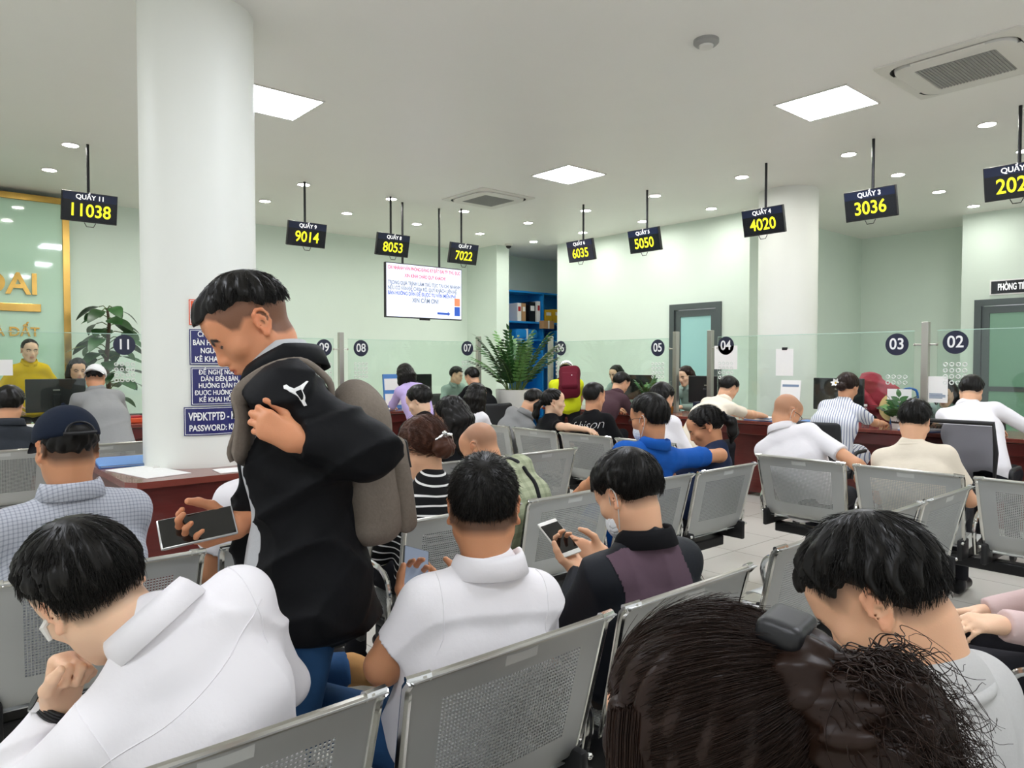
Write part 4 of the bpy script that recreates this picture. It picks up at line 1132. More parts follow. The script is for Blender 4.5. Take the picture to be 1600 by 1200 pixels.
def skin_color(V, f, tone, hair):
    q = f.inv(V); x, y, z = q.T
    near = (np.abs(x) < .11) & (np.abs(y) < .13) & (z > -.14) & (z < .14)
    col = np.tile(A(tone), (len(V), 1))
    def mix(m, c):
        m = (np.clip(m, 0, 1) * near)[:, None]; col[:] = col * (1 - m) + A(c) * m
    t = A(tone)
    mix((1 - (x / .025) ** 2 - ((z + .0585) / .0125) ** 2) * 3 * (y > .08), t * A(.78, .5, .5))
    ax = np.abs(x)
    zc = .0265 - 22 * (ax - .034) ** 2
    if True:
        mix((.0062 - np.abs(z - zc)) * 500 * (ax > .012) * (ax < .052) * (y > .05), (.03, .02, .016))
        hair = hair or {}; zl = zline(y, hair.get('skin_zl', ZL_SKIN)); fade = hair.get('stubble', .12)
        if fade: mix(np.clip((z - zl) / hair.get('fade_w', .03), 0, 1) * fade * ((ax < .078) | (z > .03)), hair.get('col', (.08, .06, .05)))
    mix((.0032 - np.abs(z - .0015 - 12 * (ax - .031) ** 2)) * 900 * (np.abs(ax - .031) < .0145) * (y > .06), (.03, .022, .02))
    mix((ax > .079) * (z < .04) * (z > -.05) * .5, t * A(1.05, .78, .72))
    mix((1 - ((x) / .018) ** 2 - ((z + .028) / .016) ** 2) * (y > .09) * .6, t * A(1.02, .82, .78))
    return col

def hair_mesh(f, h, st, g_local, detail):
    """cap of hair plus locks, and loose strands on the nearer heads; returns person-space mesh"""
    kind = st.get('kind', 'short'); top = st.get('top', .026); side = st.get('side', .012); back = st.get('back', .014); zl = st.get('zl', ZL_M if kind == 'short' else ZL_F)
    S = SDF(); cc = A(0, -.013, .034); rad = A(.074 + side, .095 + back, .083 + top)
    S.ell(cc, rad, k=.02)
    if kind == 'short': S.ell((0, .012, .055), (.062 + side * .8, .074 + st.get('front', .012), .048 + top), k=.03)
    seed = st.get('seed', 1); amp = st.get('amp', .004)
    taper = st.get('taper', .075)
    wh = nrm(st.get('whorl', (.1, -.55, .83)))
    K = np.random.default_rng(seed).normal(size=(3, 3)).astype(np.float32)
    def post(p, d):
        zz = zline(p[:, 1], zl).astype(np.float32)
        g = (zz - p[:, 2]) * .8
        u = (p - cc.astype(np.float32)); u = u / (np.linalg.norm(u, axis=1, keepdims=True) + 1e-6)
        t1 = nrm(np.cross(wh, X3 + .01)); t2 = np.cross(wh, t1)
        ang = np.arctan2(u @ t2.astype(np.float32), u @ t1.astype(np.float32)); pol = u @ wh.astype(np.float32)
        n = np.sin(ang * 17 + 3 * pol + 2 * np.sin(p @ K[0] * 30)) + .7 * np.sin(ang * 29 + 5 * np.sin(p @ K[1] * 22) + seed) + .5 * np.sin(p @ K[2] * 60)
        e = np.clip((p[:, 2] - zz) / taper, 0, 1); thin = np.clip((.09 - p[:, 1]) / .04, 0, 1) * (1 - e * (2 - e)) * (max(side, back) + st.get('thin', .008))
        return np.maximum(d + thin.astype(np.float32) - (amp * n * (.25 + .75 * e) * np.clip(1.15 - pol, .1, 1)).astype(np.float32), g - (.0007 * n + .0012 * np.sin(ang * 71 + pol * 9)).astype(np.float32))
    S.post.append(post)
    parts = [S.mesh(h)]
    g = nrm(g_local)
    L = SDF()
    if kind in ('long', 'bob'):
        ln = st.get('len', .3); n = 13
        for i in range(n):
            a = math.pi * (1.02 + .96 * (i + .5) / n) if not st.get('wrap') else math.pi * (.88 + 1.24 * (i + .5) / n)
            r0 = A(math.cos(a) * .076, math.sin(a) * .088 - .012, .02)
            r1 = A(math.cos(a) * .088, math.sin(a) * .1 - .014, -.05)
            p2 = r1 + g * ln * (.55 + .1 * math.sin(i * 2.1)); p3 = r1 + g * ln * (1 + .12 * math.sin(i * 1.7)) + A(0, -.012, 0)
            L.chain([A(math.cos(a) * .05, math.sin(a) * .06 - .012, .08), r0, r1, p2, p3], [.03, .026, .027, .024, .008], .02)
        L.post.append(lambda p, d: d - (.003 * np.sin(p[:, 0] * 260 + 2 * np.sin(p[:, 2] * 30)) + .002 * np.sin(p[:, 0] * 510 + p[:, 1] * 300)).astype(np.float32))
    if kind == 'pony':
        tie = A(st.get('tie', (0, -.115, .02))); ln = st.get('len', .22)
        L.ell(tie + A(0, .012, 0), (.03, .03, .03), k=.02)
        e1 = tie + nrm(A(0, -1, 0) + g) * .05; e2 = e1 + g * ln
        L.chain([tie, e1, (e1 + e2) / 2 + A(0, -.012, 0), e2], [.022, .03, .03, .006], .02)
        L.post.append(lambda p, d: d - (.003 * np.sin(p[:, 0] * 240 + 2 * np.sin(p[:, 2] * 40))).astype(np.float32))
    if kind == 'bun':
        tie = A(st.get('tie', (0, -.115, .0))); br = st.get('bun', .042)
        L.ell(tie, (br * 1.1, br * .85, br), k=.03)
        L.post.append(lambda p, d: d - (.003 * np.sin(np.arctan2(p[:, 2] - tie[2], p[:, 0] - tie[0]) * 9 + 70 * np.linalg.norm(p - tie.astype(np.float32), axis=1))).astype(np.float32))
    for a, b, r1, r2 in st.get('locks', ()): L.cone(a, b, r1, r2, .02)
    if L.pr: parts.append(L.mesh(h))
    ns = st.get('strands', 0)
    if ns:
        r = np.random.default_rng(seed + 5); q = r.normal(size=(ns * 4, 3)); q /= np.linalg.norm(q, axis=1)[:, None]
        P0 = cc + q * rad; ok = P0[:, 2] > zline(P0[:, 1], zl) + .004; q = q[ok][:ns]; n = len(q)
        if kind in ('pony', 'bun'):
            tgt = nrm((tie - cc) / rad); ang = np.arccos(np.clip(q @ tgt, -1, 1)); fr_ = np.minimum(1, r.uniform(.3, .9, n)); ang2 = ang * fr_
            per = tgt - q * (q @ tgt)[:, None]
        else:
            per = -(wh - q * (q @ wh)[:, None]); ang2 = r.uniform(.6, 1.2, n) * st.get('slen', .04) / .09
            per /= np.linalg.norm(per, axis=1)[:, None] + 1e-9; per += r.normal(0, .25, per.shape); per -= q * np.einsum('ij,ij->i', per, q)[:, None]
        per /= np.linalg.norm(per, axis=1)[:, None] + 1e-9
        m = 6; lift = np.abs(r.normal(0, st.get('lift', .008), n))
        pts = []
        zz0 = (cc + q * rad)[:, 2] - zline((cc + q * rad)[:, 1], zl); e0 = np.clip(zz0 / taper, 0, 1); thin0 = np.clip((.95 - q[:, 1]) / .45, 0, 1) * (1 - e0 * (2 - e0)) * (max(side, back) + st.get('thin', .008) - .003) if kind == 'short' else np.zeros(n)
        thin0 = thin0[:, None]
        for t in np.linspace(0, 1, m):
            dirs = q * np.cos(ang2 * t)[:, None] + per * np.sin(ang2 * t)[:, None]
            pts.append(cc + dirs * (rad - .002 - thin0 + (lift * t * t)[:, None] + .002 * t))
        P = np.stack(pts, 1)
        if kind == 'short':   # shorter where the hair is cropped towards the neck and ears
            zt = P[:, -1, 2] - zline(P[:, -1, 1], zl); P = P[zt > (.012 if True else 0)]
        parts.append(strands_mesh(P, np.full(len(P), st.get('sr', .0011))))
    V, F = join_np(parts)
    return f.out(V), F

def ring_collar(N, ax, fwd, kind, sc=1.):
    ax = nrm(ax); fw = nrm(fwd - ax * np.dot(fwd, ax)); rt = np.cross(fw, ax)
    n = 40; gap = R_(16) if kind == 'shirt' else 0
    prof = [(0, -.016), (-.003, .022), (0, .034), (.006, .036), (.012, .022), (.021, -.014), (.018, -.016), (.008, .018), (.003, .028), (.003, -.016)] if kind == 'shirt' else [(.002 + .0075 * math.cos(t), .002 + .009 * math.sin(t)) for t in np.linspace(0, 2 * PI, 9)[:-1]]
    V = []; F = []; m = len(prof)
    for i in range(n + 1):
        a = gap + (2 * PI - 2 * gap) * i / n; c, s = math.cos(a), math.sin(a)
        front = max(0, c)
        for dr, dz in prof:
            r = (.066 + dr) * sc
            V.append(N + fw * (c * r * .98 + .004) + rt * s * r * 1.06 + ax * (dz * (1 - .25 * front) - .030 * front))
    for i in range(n):
        for j in range(m):
            a = i * m + j; b = i * m + (j + 1) % m; F.append((a, b, b + m, a + m))
    return np.array(V), np.array(F)

TONE = dict(light=lin('#e3b08c'), mid=lin('#d9a07a'), tan=lin('#cb9069'), fair=lin('#ecc3a2'), warm=lin('#d8946c'))
M['skin'] = mat_vcol('skin', .48, .35, .06, 350, .12)
def hair_mat(name, col, rough=.4):
    m = mat(name, col, rough, spec=.22, noise=.35, nscale=40)
    return m
M['hair_black'] = hair_mat('black hair', '#14120f'); M['hair_brown'] = hair_mat('brown hair', '#4a2c1f'); M['hair_dark'] = hair_mat('dark brown hair', '#24160f'); M['hair_grey'] = hair_mat('grey hair', '#4a423c')
HC = (.012, .0105, .0095)
def cloth(name, col, **k): 
    k.setdefault('rough', .85); k.setdefault('spec', .2); k.setdefault('bump', .12); k.setdefault('bscale', 40); M[name] = mat(name, col, **k); return M[name]
cloth('white cotton', '#efecee'); cloth('cream cotton', '#eadfcb'); cloth('black cotton', '#101013'); cloth('black nylon', '#0b0c0f', rough=.65, spec=.18); cloth('grey shirt', '#8f8f8e'); cloth('light grey knit', '#bfc1c3', bscale=90)
cloth('dark jacket', '#191c22', rough=.6); cloth('mauve panel', '#5d4a55', rough=.9); cloth('royal blue', '#1755a8'); cloth('navy cotton', '#222c45'); cloth('neon yellow', '#d9e021'); cloth('marigold', '#d8b400'); cloth('lilac', '#c2aee0')
cloth('brown jacket', '#493339'); cloth('pale green shirt', '#9db3a9'); cloth('denim', '#2b4f78', noise=.35, nscale=9); cloth('dark trousers', '#1d1d22'); cloth('grey trousers', '#55565a'); cloth('shoe black', '#121214', rough=.35); cloth('heather grey', '#bdbcba', noise=.06, nscale=300)
cloth('pink blouse', '#d6bdb9'); cloth('slate shirt', '#33373d'); cloth('sand canvas', '#7c7267', noise=.18, nscale=120, bscale=200); cloth('cap navy', '#131c2c'); cloth('cap white', '#e8e8e6'); cloth('maroon nylon', '#5e1524'); cloth('mask white', '#e7e9ea'); cloth('tan suede', '#b98a55'); cloth('brown trousers','#3b332e')
M['fine check'] = mat_lines('fine check', '#b9bcc4', '#8d919c', [(1, 0, 0), (0, .5, .87)], .011, .3)
M['green plaid'] = mat_lines('green plaid', '#a8ad8f', '#8b9377', [(1, 0, 0), (0, .5, .87)], .045, .4)
M['bw stripe'] = mat_lines('black and white stripe', '#0f0f11', '#ecebe8', [(0, -.25, .97)], .034, .2)
M['blue stripe'] = mat_lines('blue pinstripe', '#e9eaee', '#7e88a3', [(1, .15, 0)], .02, .3)
M['collar_white'] = M['white cotton']

class P: pass

def person(label, pel, yaw, head, hp=(20, 0, 0), seat=.43, hs=1., tone='light', fem=False, h=.007, detail=1, hair=None, hmat='hair_black', top='white cotton', sleeve='long', collar='shirt',
           fat=1., trousers='dark trousers', legs='sit', arms=None, seed=0, fold=(.004, 22), bulge=.03, hem=0., shoulder=(0, 0), sh_w=1., shoe='shoe black', name='person', group=None, clav=0., necks=1., feet=True, post_shirt=None, skirt=None, neck=None):
    c = P(); psi = R_(yaw)
    Rz = rotz(psi)
    def L(p): p = A(p); return Rz.T @ (p - A(pel[0], pel[1], 0))
    c.L = L; c.Rz = Rz
    c.W = lambda p: Rz @ A(p) + A(pel[0], pel[1], 0)
    pit, hy, ro = map(R_, hp)
    Rh = rotz(hy) @ rotx(-pit) @ roty(ro)
    hc = L(head); f = Fr(hc, Rh, hs); c.f = f
    pz = (seat + .10) if seat is not None else .9
    Pp = A(0, 0, pz)
    na = .72 * pit + R_(7)
    N = hc - rotz(hy * .3) @ A(0, math.sin(na), math.cos(na)) * .138 * hs if neck is None else L(neck)
    up = nrm(N - Pp); tw = R_(shoulder[0]); rt = nrm(rotz(tw) @ X3 - up * np.dot(rotz(tw) @ X3, up)); rt = nrm(rt * math.cos(R_(shoulder[1])) + up * math.sin(R_(shoulder[1]))); fw = np.cross(up, rt)
    Cc = Pp + (N - Pp) * .55 - fw * bulge
    up2 = nrm(N - Cc)
    sw = (.135 if fem else .150) * sh_w
    SJ = {s: N - up2 * (.080 - clav) + rt * sg * sw + fw * .005 for s, sg in (('L', -1), ('R', 1))}
    c.N, c.C, c.Pp, c.up, c.fw, c.rt, c.SJ, c.up2 = N, Cc, Pp, up, fw, rt, SJ, up2
    nk = (.049 if fem else .056) * necks
    S = SDF(); add_head(S, f, detail, fem)
    S.cone(N - up2 * .03, f(0, -.022, -.055), nk * 1.03, nk * .97, .03)
    S.chain([Pp, Cc, N - up2 * .03], [.05, .05, .045], .04)
    c.E = {}; c.Wr = {}; c.hand = {}
    arms = dict(arms or {})
    armgeo = {}
    for s, sg in (('L', -1), ('R', 1)):
        a = dict(arms.get(s) or {})
        w = a.get('w'); 
        if w is None: wl = A(sg * .075, .30, pz + .10) if seat is not None else A(sg * .24, .05, pz - .1)
        elif isinstance(w, tuple) and w and w[0] == 'l': wl = A(w[1:])
        else: wl = L(w)
        E = ik(SJ[s], wl, .285 * (.94 if fem else 1), .25 * (.94 if fem else 1), a.get('pole', (sg * .7, -.25, -.75))) if a.get('e') is None else L(a['e'])
        c.E[s] = E; c.Wr[s] = wl
        d = A(a['d']) if 'd' in a else nrm(wl - E); n = A(a.get('n', (-sg * .75, .0, -.6)))
        if a.get('world'): d = Rz.T @ d; n = Rz.T @ n
        S.cone(N - up2 * .05, SJ[s], .05, .045, .04)
        ar = (.85 if fem else 1.) * (a.get('r', 1.))
        S.cone(SJ[s], E, .046 * ar, .038 * ar, .02)
        mid = E + (wl - E) * .3
        S.cone(E, mid, .037 * ar, .039 * ar, .02); S.cone(mid, wl, .039 * ar, .0265 * ar, .02)
        c.hand[s] = add_hand(S, wl, d, n, s, a.get('curl', 'relax'), (.93 if fem else 1.) * hs * a.get('size', 1.), a.get('thumb', .25))
    # legs
    leg = {}
    for s, sg in (('L', -1), ('R', 1)):
        H = Pp + A(sg * .09, .01, -.02)
        if isinstance(legs, dict) and s in legs: K, An, toe = [L(q) for q in legs[s]]
        elif seat is not None: K = A(sg * .11, .43, pz - .02); An = A(sg * .11, .43, .09); toe = A(sg * .12, .58, .045)
        else: K = A(sg * .10, .06, .48); An = A(sg * .10, -.0, .09); toe = A(sg * .11, .15, .04)
        leg[s] = (H, K, An, toe)
    c.leg = leg
    V, F = S.mesh(h, 1)
    body = mesh_np(name, V, F, M['skin'], col=skin_color(V, f, TONE[tone] if isinstance(tone, str) else tone, hair))
    body.location = (pel[0], pel[1], 0); body.rotation_euler = (0, 0, psi)
    tag(body, label, 'person', group); c.o = body
    hh = h * 1.25
    # garment for the upper body
    S = SDF(); b = fat
    for sg in (-1, 1):
        S.cone(Pp + rt * sg * .080 * b + up * .0, Cc + rt * sg * .078 * b, .102 * b, .096 * b, .06)
        S.cone(Cc + rt * sg * .078 * b, N - up2 * .10 + rt * sg * .08, .096 * b, .074, .06)
    S.cone(Pp, Cc, .112 * b, .104 * b, .05); S.cone(Cc, N - up2 * .10, .104 * b, .078, .05)
    S.cone(N - up2 * .06, N - up2 * .0, .078, .063 * necks, .04)
    if seat is None: S.cone(Pp, Pp - Z3 * (.1 + hem), .15 * b, .15 * b, .06, clip=[(Pp - Z3 * (.06 + hem), -Z3)])
    for s, sg in (('L', -1), ('R', 1)):
        S.cone(N - up2 * .04 + rt * sg * .03, SJ[s], .052, .054, .05)
        E, wl = c.E[s], c.Wr[s]; u = nrm(E - SJ[s]); v = nrm(wl - E)
        loose = 1.12 if sleeve == 'loose' else 1.
        if sleeve in ('short', 'loose_short'):
            q = .68; pt = SJ[s] + (E - SJ[s]) * q
            S.cone(SJ[s], SJ[s] + (E - SJ[s]) * (q + .12), .056, .057 if sleeve == 'short' else .066, .045, clip=[(pt, u)])
        elif sleeve in ('long', 'loose'):
            S.cone(SJ[s], E, .056 * loose, .049 * loose, .045); S.cone(E, wl + v * .02, .049 * loose, .036 * loose, .03, clip=[(wl - v * .012, v)])
    if skirt: 
        for s in ('L', 'R'): S.cone(leg[s][0], leg[s][1], .12, .11, .08)
    if fold: S.post.append(wrinkle(fold[0], fold[1], seed + 11))
    if post_shirt: S.post.append(lambda p, d: post_shirt(c, p, d))
    V, F = S.mesh(hh, 1); c.shirtVF = (V, F)
    gname = {'T': 'tshirt'}.get(collar, 'jacket' if 'jacket' in top or 'nylon' in top else 'dress' if skirt else 'shirt')
    c.shirt = mesh_np(gname, V, F, M[top], body)
    if collar == 'shirt' or collar == 'crew':
        V, F = ring_collar(N + up2 * (.006 if collar == 'shirt' else -.008), nrm(up2 * .6 + nrm(f(0, -.02, -.05) - N) * .5), fw, collar, 1.04 * necks if not fem else .95)
        mesh_np('collar', V, F, M[top], c.shirt)
    # trousers and shoes
    if trousers:
        S = SDF(); S.ell(Pp + A(0, 0, -.0), (.165 * b, .115 * b, .12), k=.05)
        for s in ('L', 'R'):
            H, K, An, toe = leg[s]
            S.cone(H, K, .083 * min(b, 1.1), .062, .04); S.cone(K, An, .06, .05, .03, clip=[(An - nrm(An - K) * .0, nrm(An - K))])
        S.post.append(wrinkle(.004, 20, seed + 3)); V, F = S.mesh(max(.011, h * 1.5), 1); c.trousers = mesh_np('trousers', V, F, M[trousers], body)
    if feet:
        for s in ('L', 'R'):
            H, K, An, toe = leg[s]
            dn = nrm(np.cross(np.cross(toe - An, K - An), toe - An)) * -1
            heel = An + nrm(An - K) * .045 - nrm(toe - An) * .03
            S = SDF(); S.cone(heel, toe, .037, .036, .02); S.cone(An + nrm(K - An) * .02, heel, .038, .04, .03)
            V, F = S.mesh(.012, 1); mesh_np('shoe', V, F, M[shoe], body)
    if hair and not hair.get('cropped'):
        V, F = hair_mesh(f, max(hair.get('h', h), .0045), hair, Rh.T @ A(0, 0, -1), detail); c.hair = mesh_np('hair', V, F, M[hmat], body)
    return c

def bvh(VF): return BVHTree.FromPolygons([tuple(v) for v in VF[0]], [tuple(int(i) for i in q) for q in VF[1]])
def drape(tree, pts, off=.003):
    out = []; nn = []
    for p in pts:
        co, no, i, d = tree.find_nearest(Vector(p)); no = Vector(no); 
        out.append(np.array(co + no * off)); nn.append(np.array(no))
    return out, nn
def ribbon(pts, nn, w, th):
    """flat strap along pts with surface normals nn"""
    V = []; F = []; n = len(pts)
    for i in range(n):
        t = nrm(pts[min(i + 1, n - 1)] - pts[max(i - 1, 0)]); s = nrm(np.cross(nn[i], t)); m = nrm(nn[i])
        ww = w[i] if hasattr(w, '__len__') else w
        V += [pts[i] - s * ww / 2 - m * .004, pts[i] - s * ww / 2 + m * th * .6, pts[i] + m * th, pts[i] + s * ww / 2 + m * th * .6, pts[i] + s * ww / 2 - m * .004]
    for i in range(n - 1):
        for j in range(5): a = i * 5 + j; b = i * 5 + (j + 1) % 5; F.append((a, b, b + 5, a + 5))
    V = np.array(V); F = np.array(F)
    return V, F

def add_mask(c, loops=True):
    f = c.f; S = SDF(); S.ell((0, .042, -.062), (.064, .066, .062), k=.01)
    S.post.append(lambda p, d: np.maximum.reduce([d, .022 - p[:, 1] + np.abs(p[:, 0]) * .1, p[:, 2] + .012, -.122 - p[:, 2], -(d + .004)]).astype(np.float32))
    V, F = S.mesh(.004); mesh = mesh_np('face_mask', f.out(V), F, M['mask white'], c.o)
    if loops:
        for s in (-1, 1):
            pts = [f(s * .058, .03, -.028), f(s * .076, .005, .006), f(s * .086, -.022, .022), f(s * .09, -.034, .0), f(s * .082, -.02, -.03), f(s * .062, .025, -.085)]
            MB().tube([tuple(p) for p in catmull(pts, 5)], .0016, 6).build('ear_loop', M['white_plastic'], mesh, True)
def add_glasses(c):
    f = c.f; o = None
    for s in (-1, 1):
        pts = [f(s * .033 + .024 * math.cos(a), .094 - .012 * abs(math.cos(a)) * 0, .002 + .018 * math.sin(a)) for a in np.linspace(0, 2 * PI, 17)[:-1]]
        r = MB().tube([tuple(p) for p in pts], .0015, 6, True).tube([tuple(f(s * .056, .092, .008)), tuple(f(s * .079, .04, .012)), tuple(f(s * .084, -.02, .006))], .0016, 6).build('glasses_frame', M['black_plastic'], c.o if o is None else o, True)
        o = o or r
    MB().tube([tuple(f(-.01, .095, .006)), tuple(f(0, .1, .009)), tuple(f(.01, .095, .006))], .0015, 6).build('bridge', M['black_plastic'], o)
def add_cap(c, m, back=False):
    f = c.f; S = SDF(); S.ell((0, -.008, .036), (.088, .112, .098), k=.02)
    S.post.append(lambda p, d: np.maximum(d, (.028 - .12 * np.maximum(0, p[:, 1]) * 0 - p[:, 2] + .0)).astype(np.float32))
    V, F = S.mesh(.006); o = mesh_np('cap', f.out(V), F, M[m], c.o)
    sg = -1 if back else 1
    V = []; F = []
    for i in range(13):
        a = PI * (.14 + .72 * i / 12)
        for rr, dz in ((.98, .034), (1.55, .02), (1.55, .016), (.98, .029)):
            V.append(f(math.cos(a) * .088 * (1 if rr < 1 else 1.02), sg * (math.sin(a) * .108 * (1 if rr < 1 else 1.0) + (0 if rr < 1 else .07 * math.sin(a))), dz - (.012 if rr > 1 else 0) * abs(math.cos(a))))
    for i in range(12):
        for j in range(4): p = i * 4 + j; q = i * 4 + (j + 1) % 4; F.append((p, q, q + 4, p + 4))
    mesh_np('cap_brim', np.array(V), np.array(F), M[m], o)
    p = f(0, -.008, .135); MB().sphere(tuple(p), .007, 8).build('cap_button', M[m], o, True)
    return o
def phone(c, side, label, sc=(.074, .152, .008), shell='phone_silver', screen='phone_glass', off=(0, 0, 0), nflip=1):
    """smartphone lying on the palm; a thing of its own, placed where the hand is"""
    hd = c.hand[side]; R3 = c.Rz
    d, n, a = R3 @ hd['d'], R3 @ hd['n'], R3 @ hd['a']
    p = c.W(hd['grip']) + d * off[0] + n * off[1] + a * off[2]
    t = thing('smartphone', label, 'phone', tuple(p))
    mx = Matrix(((a[0], d[0], n[0], 0), (a[1], d[1], n[1], 0), (a[2], d[2], n[2], 0), (0, 0, 0, 1)))
    if mx.to_3x3().determinant() < 0: mx = Matrix(((-a[0], d[0], n[0], 0), (-a[1], d[1], n[1], 0), (-a[2], d[2], n[2], 0), (0, 0, 0, 1)))
    w, l, th = sc
    MB().box((-w / 2, -l / 2, -th / 2), (w / 2, l / 2, th / 2), .0035, mx).build('phone_body', M[shell], t, True)
    MB().box((-w / 2 + .003, -l / 2 + .004 + (.012 if screen == 'phone_glass' and shell == 'white_plastic' else 0), th / 2), (w / 2 - .003, l / 2 - .004 - (.012 if shell == 'white_plastic' else 0), th / 2 + .0008), 0, mx).build('screen', M[screen], t)
    return t

# ------------------------------------------------------------------ the nearest people
FADE = ((-.13, -.085, -.05, -.032, -.014, .006, .03, .045, .058, .072, .13), (-.02, -.01, .0, .02, .045, .05, .05, .055, .062, .074, .08))
HS = dict(kind='short', top=.026, side=.012, back=.014, skin_zl=ZL_SKIN, stubble=.55, col=HC)
def hs(**k): d = dict(HS); d.update(k); return d

# seated man, white shirt, head in hand
p1 = person('man in a white shirt resting his cheek on his fist, with watch and white earbud', (.47, 1.375), 0, (.265, 1.455, 1.012), (32, 12, -20), h=.0042, detail=2, tone='fair', shoulder=(4, 22), neck=(.355, 1.375, .95),
            hair=hs(top=.022, side=.018, back=.016, seed=3, strands=5200, slen=.045, lift=.003, amp=.005, front=.022, skin_zl=ZL_SKIN, stubble=.8), sh_w=1.04, fold=(.0075, 30), seed=1, bulge=.05,
            arms={'L': dict(w=(.225, 1.53, .79), e=(.10, 1.60, .58), d=(.25, -.1, 1), n=(.35, -.9, .1), curl='fist'), 'R': dict(w=(.62, 1.68, .60), n=(-.6, 0, -.6))})
tr = bvh(p1.shirtVF)
def seam(c, tree, pts, name='seam', r=.0014, m='white cotton', off=.0006):
    q, _ = drape(tree, [np.array(p) for p in catmull(pts, 8)], off)
    return MB().tube([tuple(p) for p in q], r, 5).build(name, M[m], c.shirt, True)
b1 = p1.N - p1.up2 * .09 - p1.fw * .11
seam(p1, tr, [p1.SJ['L'] - p1.fw * .06 + p1.rt * -.01, b1 - p1.rt * .06, b1 + p1.rt * .06, p1.SJ['R'] - p1.fw * .06 + p1.rt * .01], 'yoke_seam')
for s, sg in (('L', -1), ('R', 1)):
    o = p1.SJ[s] + p1.rt * sg * .0; seam(p1, tr, [o + p1.up2 * .07, o - p1.fw * .08 + p1.up2 * .01, o - p1.fw * .07 - p1.up2 * .07], 'shoulder_seam')
e = p1.f; q = [tuple(e(-.079, .004, -.004)), tuple(e(-.090, .006, -.010)), tuple(e(-.090, .012, -.034))]
MB().tube(q, [.006, .006, .0035], 8).build('earbud', M['white_plastic'], p1.o, True)
w_, ed = p1.Wr['L'], nrm(p1.Wr['L'] - p1.E['L'])
def watch(c, side, face_dir, back=.035):
    w_, ed = c.Wr[side], nrm(c.Wr[side] - c.E[side]); o = w_ - ed * back; fdir = nrm(face_dir - ed * np.dot(ed, face_dir)); sdir = np.cross(ed, fdir)
    pts = [tuple(o + (fdir * math.cos(a) + sdir * math.sin(a)) * .034) for a in np.linspace(0, 2 * PI, 25)[:-1]]
    mb = MB(); 
    for k in (-.008, -.003, .003, .008): mb.tube([tuple(np.array(p) + ed * k) for p in pts], .0034, 6, True)
    b = mb.build('wristwatch', M['black_plastic'], c.o, True)
    cc = o + fdir * .036
    MB().cyl(tuple(cc - fdir * .004), tuple(cc + fdir * .007), .019, seg=24).build('watch_case', M['chrome'], b)
    MB().cyl(tuple(cc + fdir * .007), tuple(cc + fdir * .0085), .016, seg=24).build('watch_dial', M['screen'], b)
watch(p1, 'L', A(-.8, .1, .3), .001)

# standing man with the backpack
def jacket_open(c, p, d):
    x = np.abs(p[:, 0] + .035) - .088; y = c.N[1] * .3 + .02 - p[:, 1]
    return np.maximum(d, -np.maximum(x, y)).astype(np.float32)
p2 = person('standing man in a black jacket with a grey backpack looking down at his phone', (.765, 1.64), 69, (.67, 1.74, 1.505), (38, 3, 0), seat=None, h=.0034, detail=2, tone='warm', neck=(.722, 1.695, 1.415),
            hair=hs(top=.02, side=.009, back=.01, zl=FADE, thin=.016, taper=.06, skin_zl=ZL_SKIN, stubble=.72, fade_w=.012, seed=5, strands=4200, slen=.04, lift=.003, front=.024, amp=.005),
            top='light grey knit', collar='shirt', sleeve='none', fat=.98, fold=(.003, 20), seed=2, hem=.04, trousers='denim', bulge=.0, sh_w=1.05,
            legs={'L': [(.655, 1.56, .5), (.62, 1.53, .09), (.48, 1.58, .045)], 'R': [(.63, 1.66, .52), (.55, 1.67, .09), (.41, 1.72, .045)]},
            arms={'L': dict(size=.8, w=(.645, 1.45, 1.258), e=(.80, 1.42, 1.225), d=(-.1, .85, .5), n=(.95, .25, .05), curl=(48, 62, 40), thumb=-.2), 'R': dict(w=(.63, 1.735, 1.03), d=(-.15, .95, -.12), n=(-.75, .12, .65), curl='phone', pole=(.6, -.6, -.5))})
# his jacket: loose, open at the front
S = SDF(); c = p2; b = 1.
for sg in (-1, 1):
    S.cone(c.Pp + c.rt * sg * .09 - Z3 * .02, c.C + c.rt * sg * .085, .115, .112, .06); S.cone(c.C + c.rt * sg * .085, c.N - c.up2 * .10 + c.rt * sg * .085, .112, .084, .06)
S.cone(c.Pp, c.Pp - Z3 * .14, .155, .165, .08, clip=[(c.Pp - Z3 * .085, -Z3)])
S.cone(c.N - c.up2 * .06, c.N - c.up2 * .005, .085, .068, .04)
for s, sg in (('L', -1), ('R', 1)):
    S.cone(c.N - c.up2 * .045 + c.rt * sg * .03, c.SJ[s], .06, .062, .05); S.cone(c.SJ[s], c.E[s], .066, .066, .05)
    v = nrm(c.Wr[s] - c.E[s]); S.cone(c.E[s], c.Wr[s], .065, .042, .04, clip=[(c.Wr[s] - v * .012, v)])
S.cone(c.N + c.rt * .06 + c.fw * .05 - c.up2 * .12, c.Pp + c.rt * .08 + c.fw * .13 - Z3 * .05, .04, .05, .05)
S.post.append(wrinkle(.012, 30, 31)); S.post.append(wrinkle(.004, 45, 32)); S.post.append(lambda p, d: jacket_open(p2, p, d))
V, F = S.mesh(.006, 1); jk = mesh_np('jacket', V, F, M['black nylon'], p2.o); jt = bvh((V, F))
# stand-up collar of the jacket, thrown back
V, F = ring_collar(c.N - c.up2 * .002 - c.fw * .012, nrm(c.up2 * .8 - c.fw * .1 + nrm(c.f(0, -.02, -.05) - c.N) * .3), c.fw, 'shirt', 1.28); mesh_np('jacket_collar', V, F, M['black nylon'], jk)
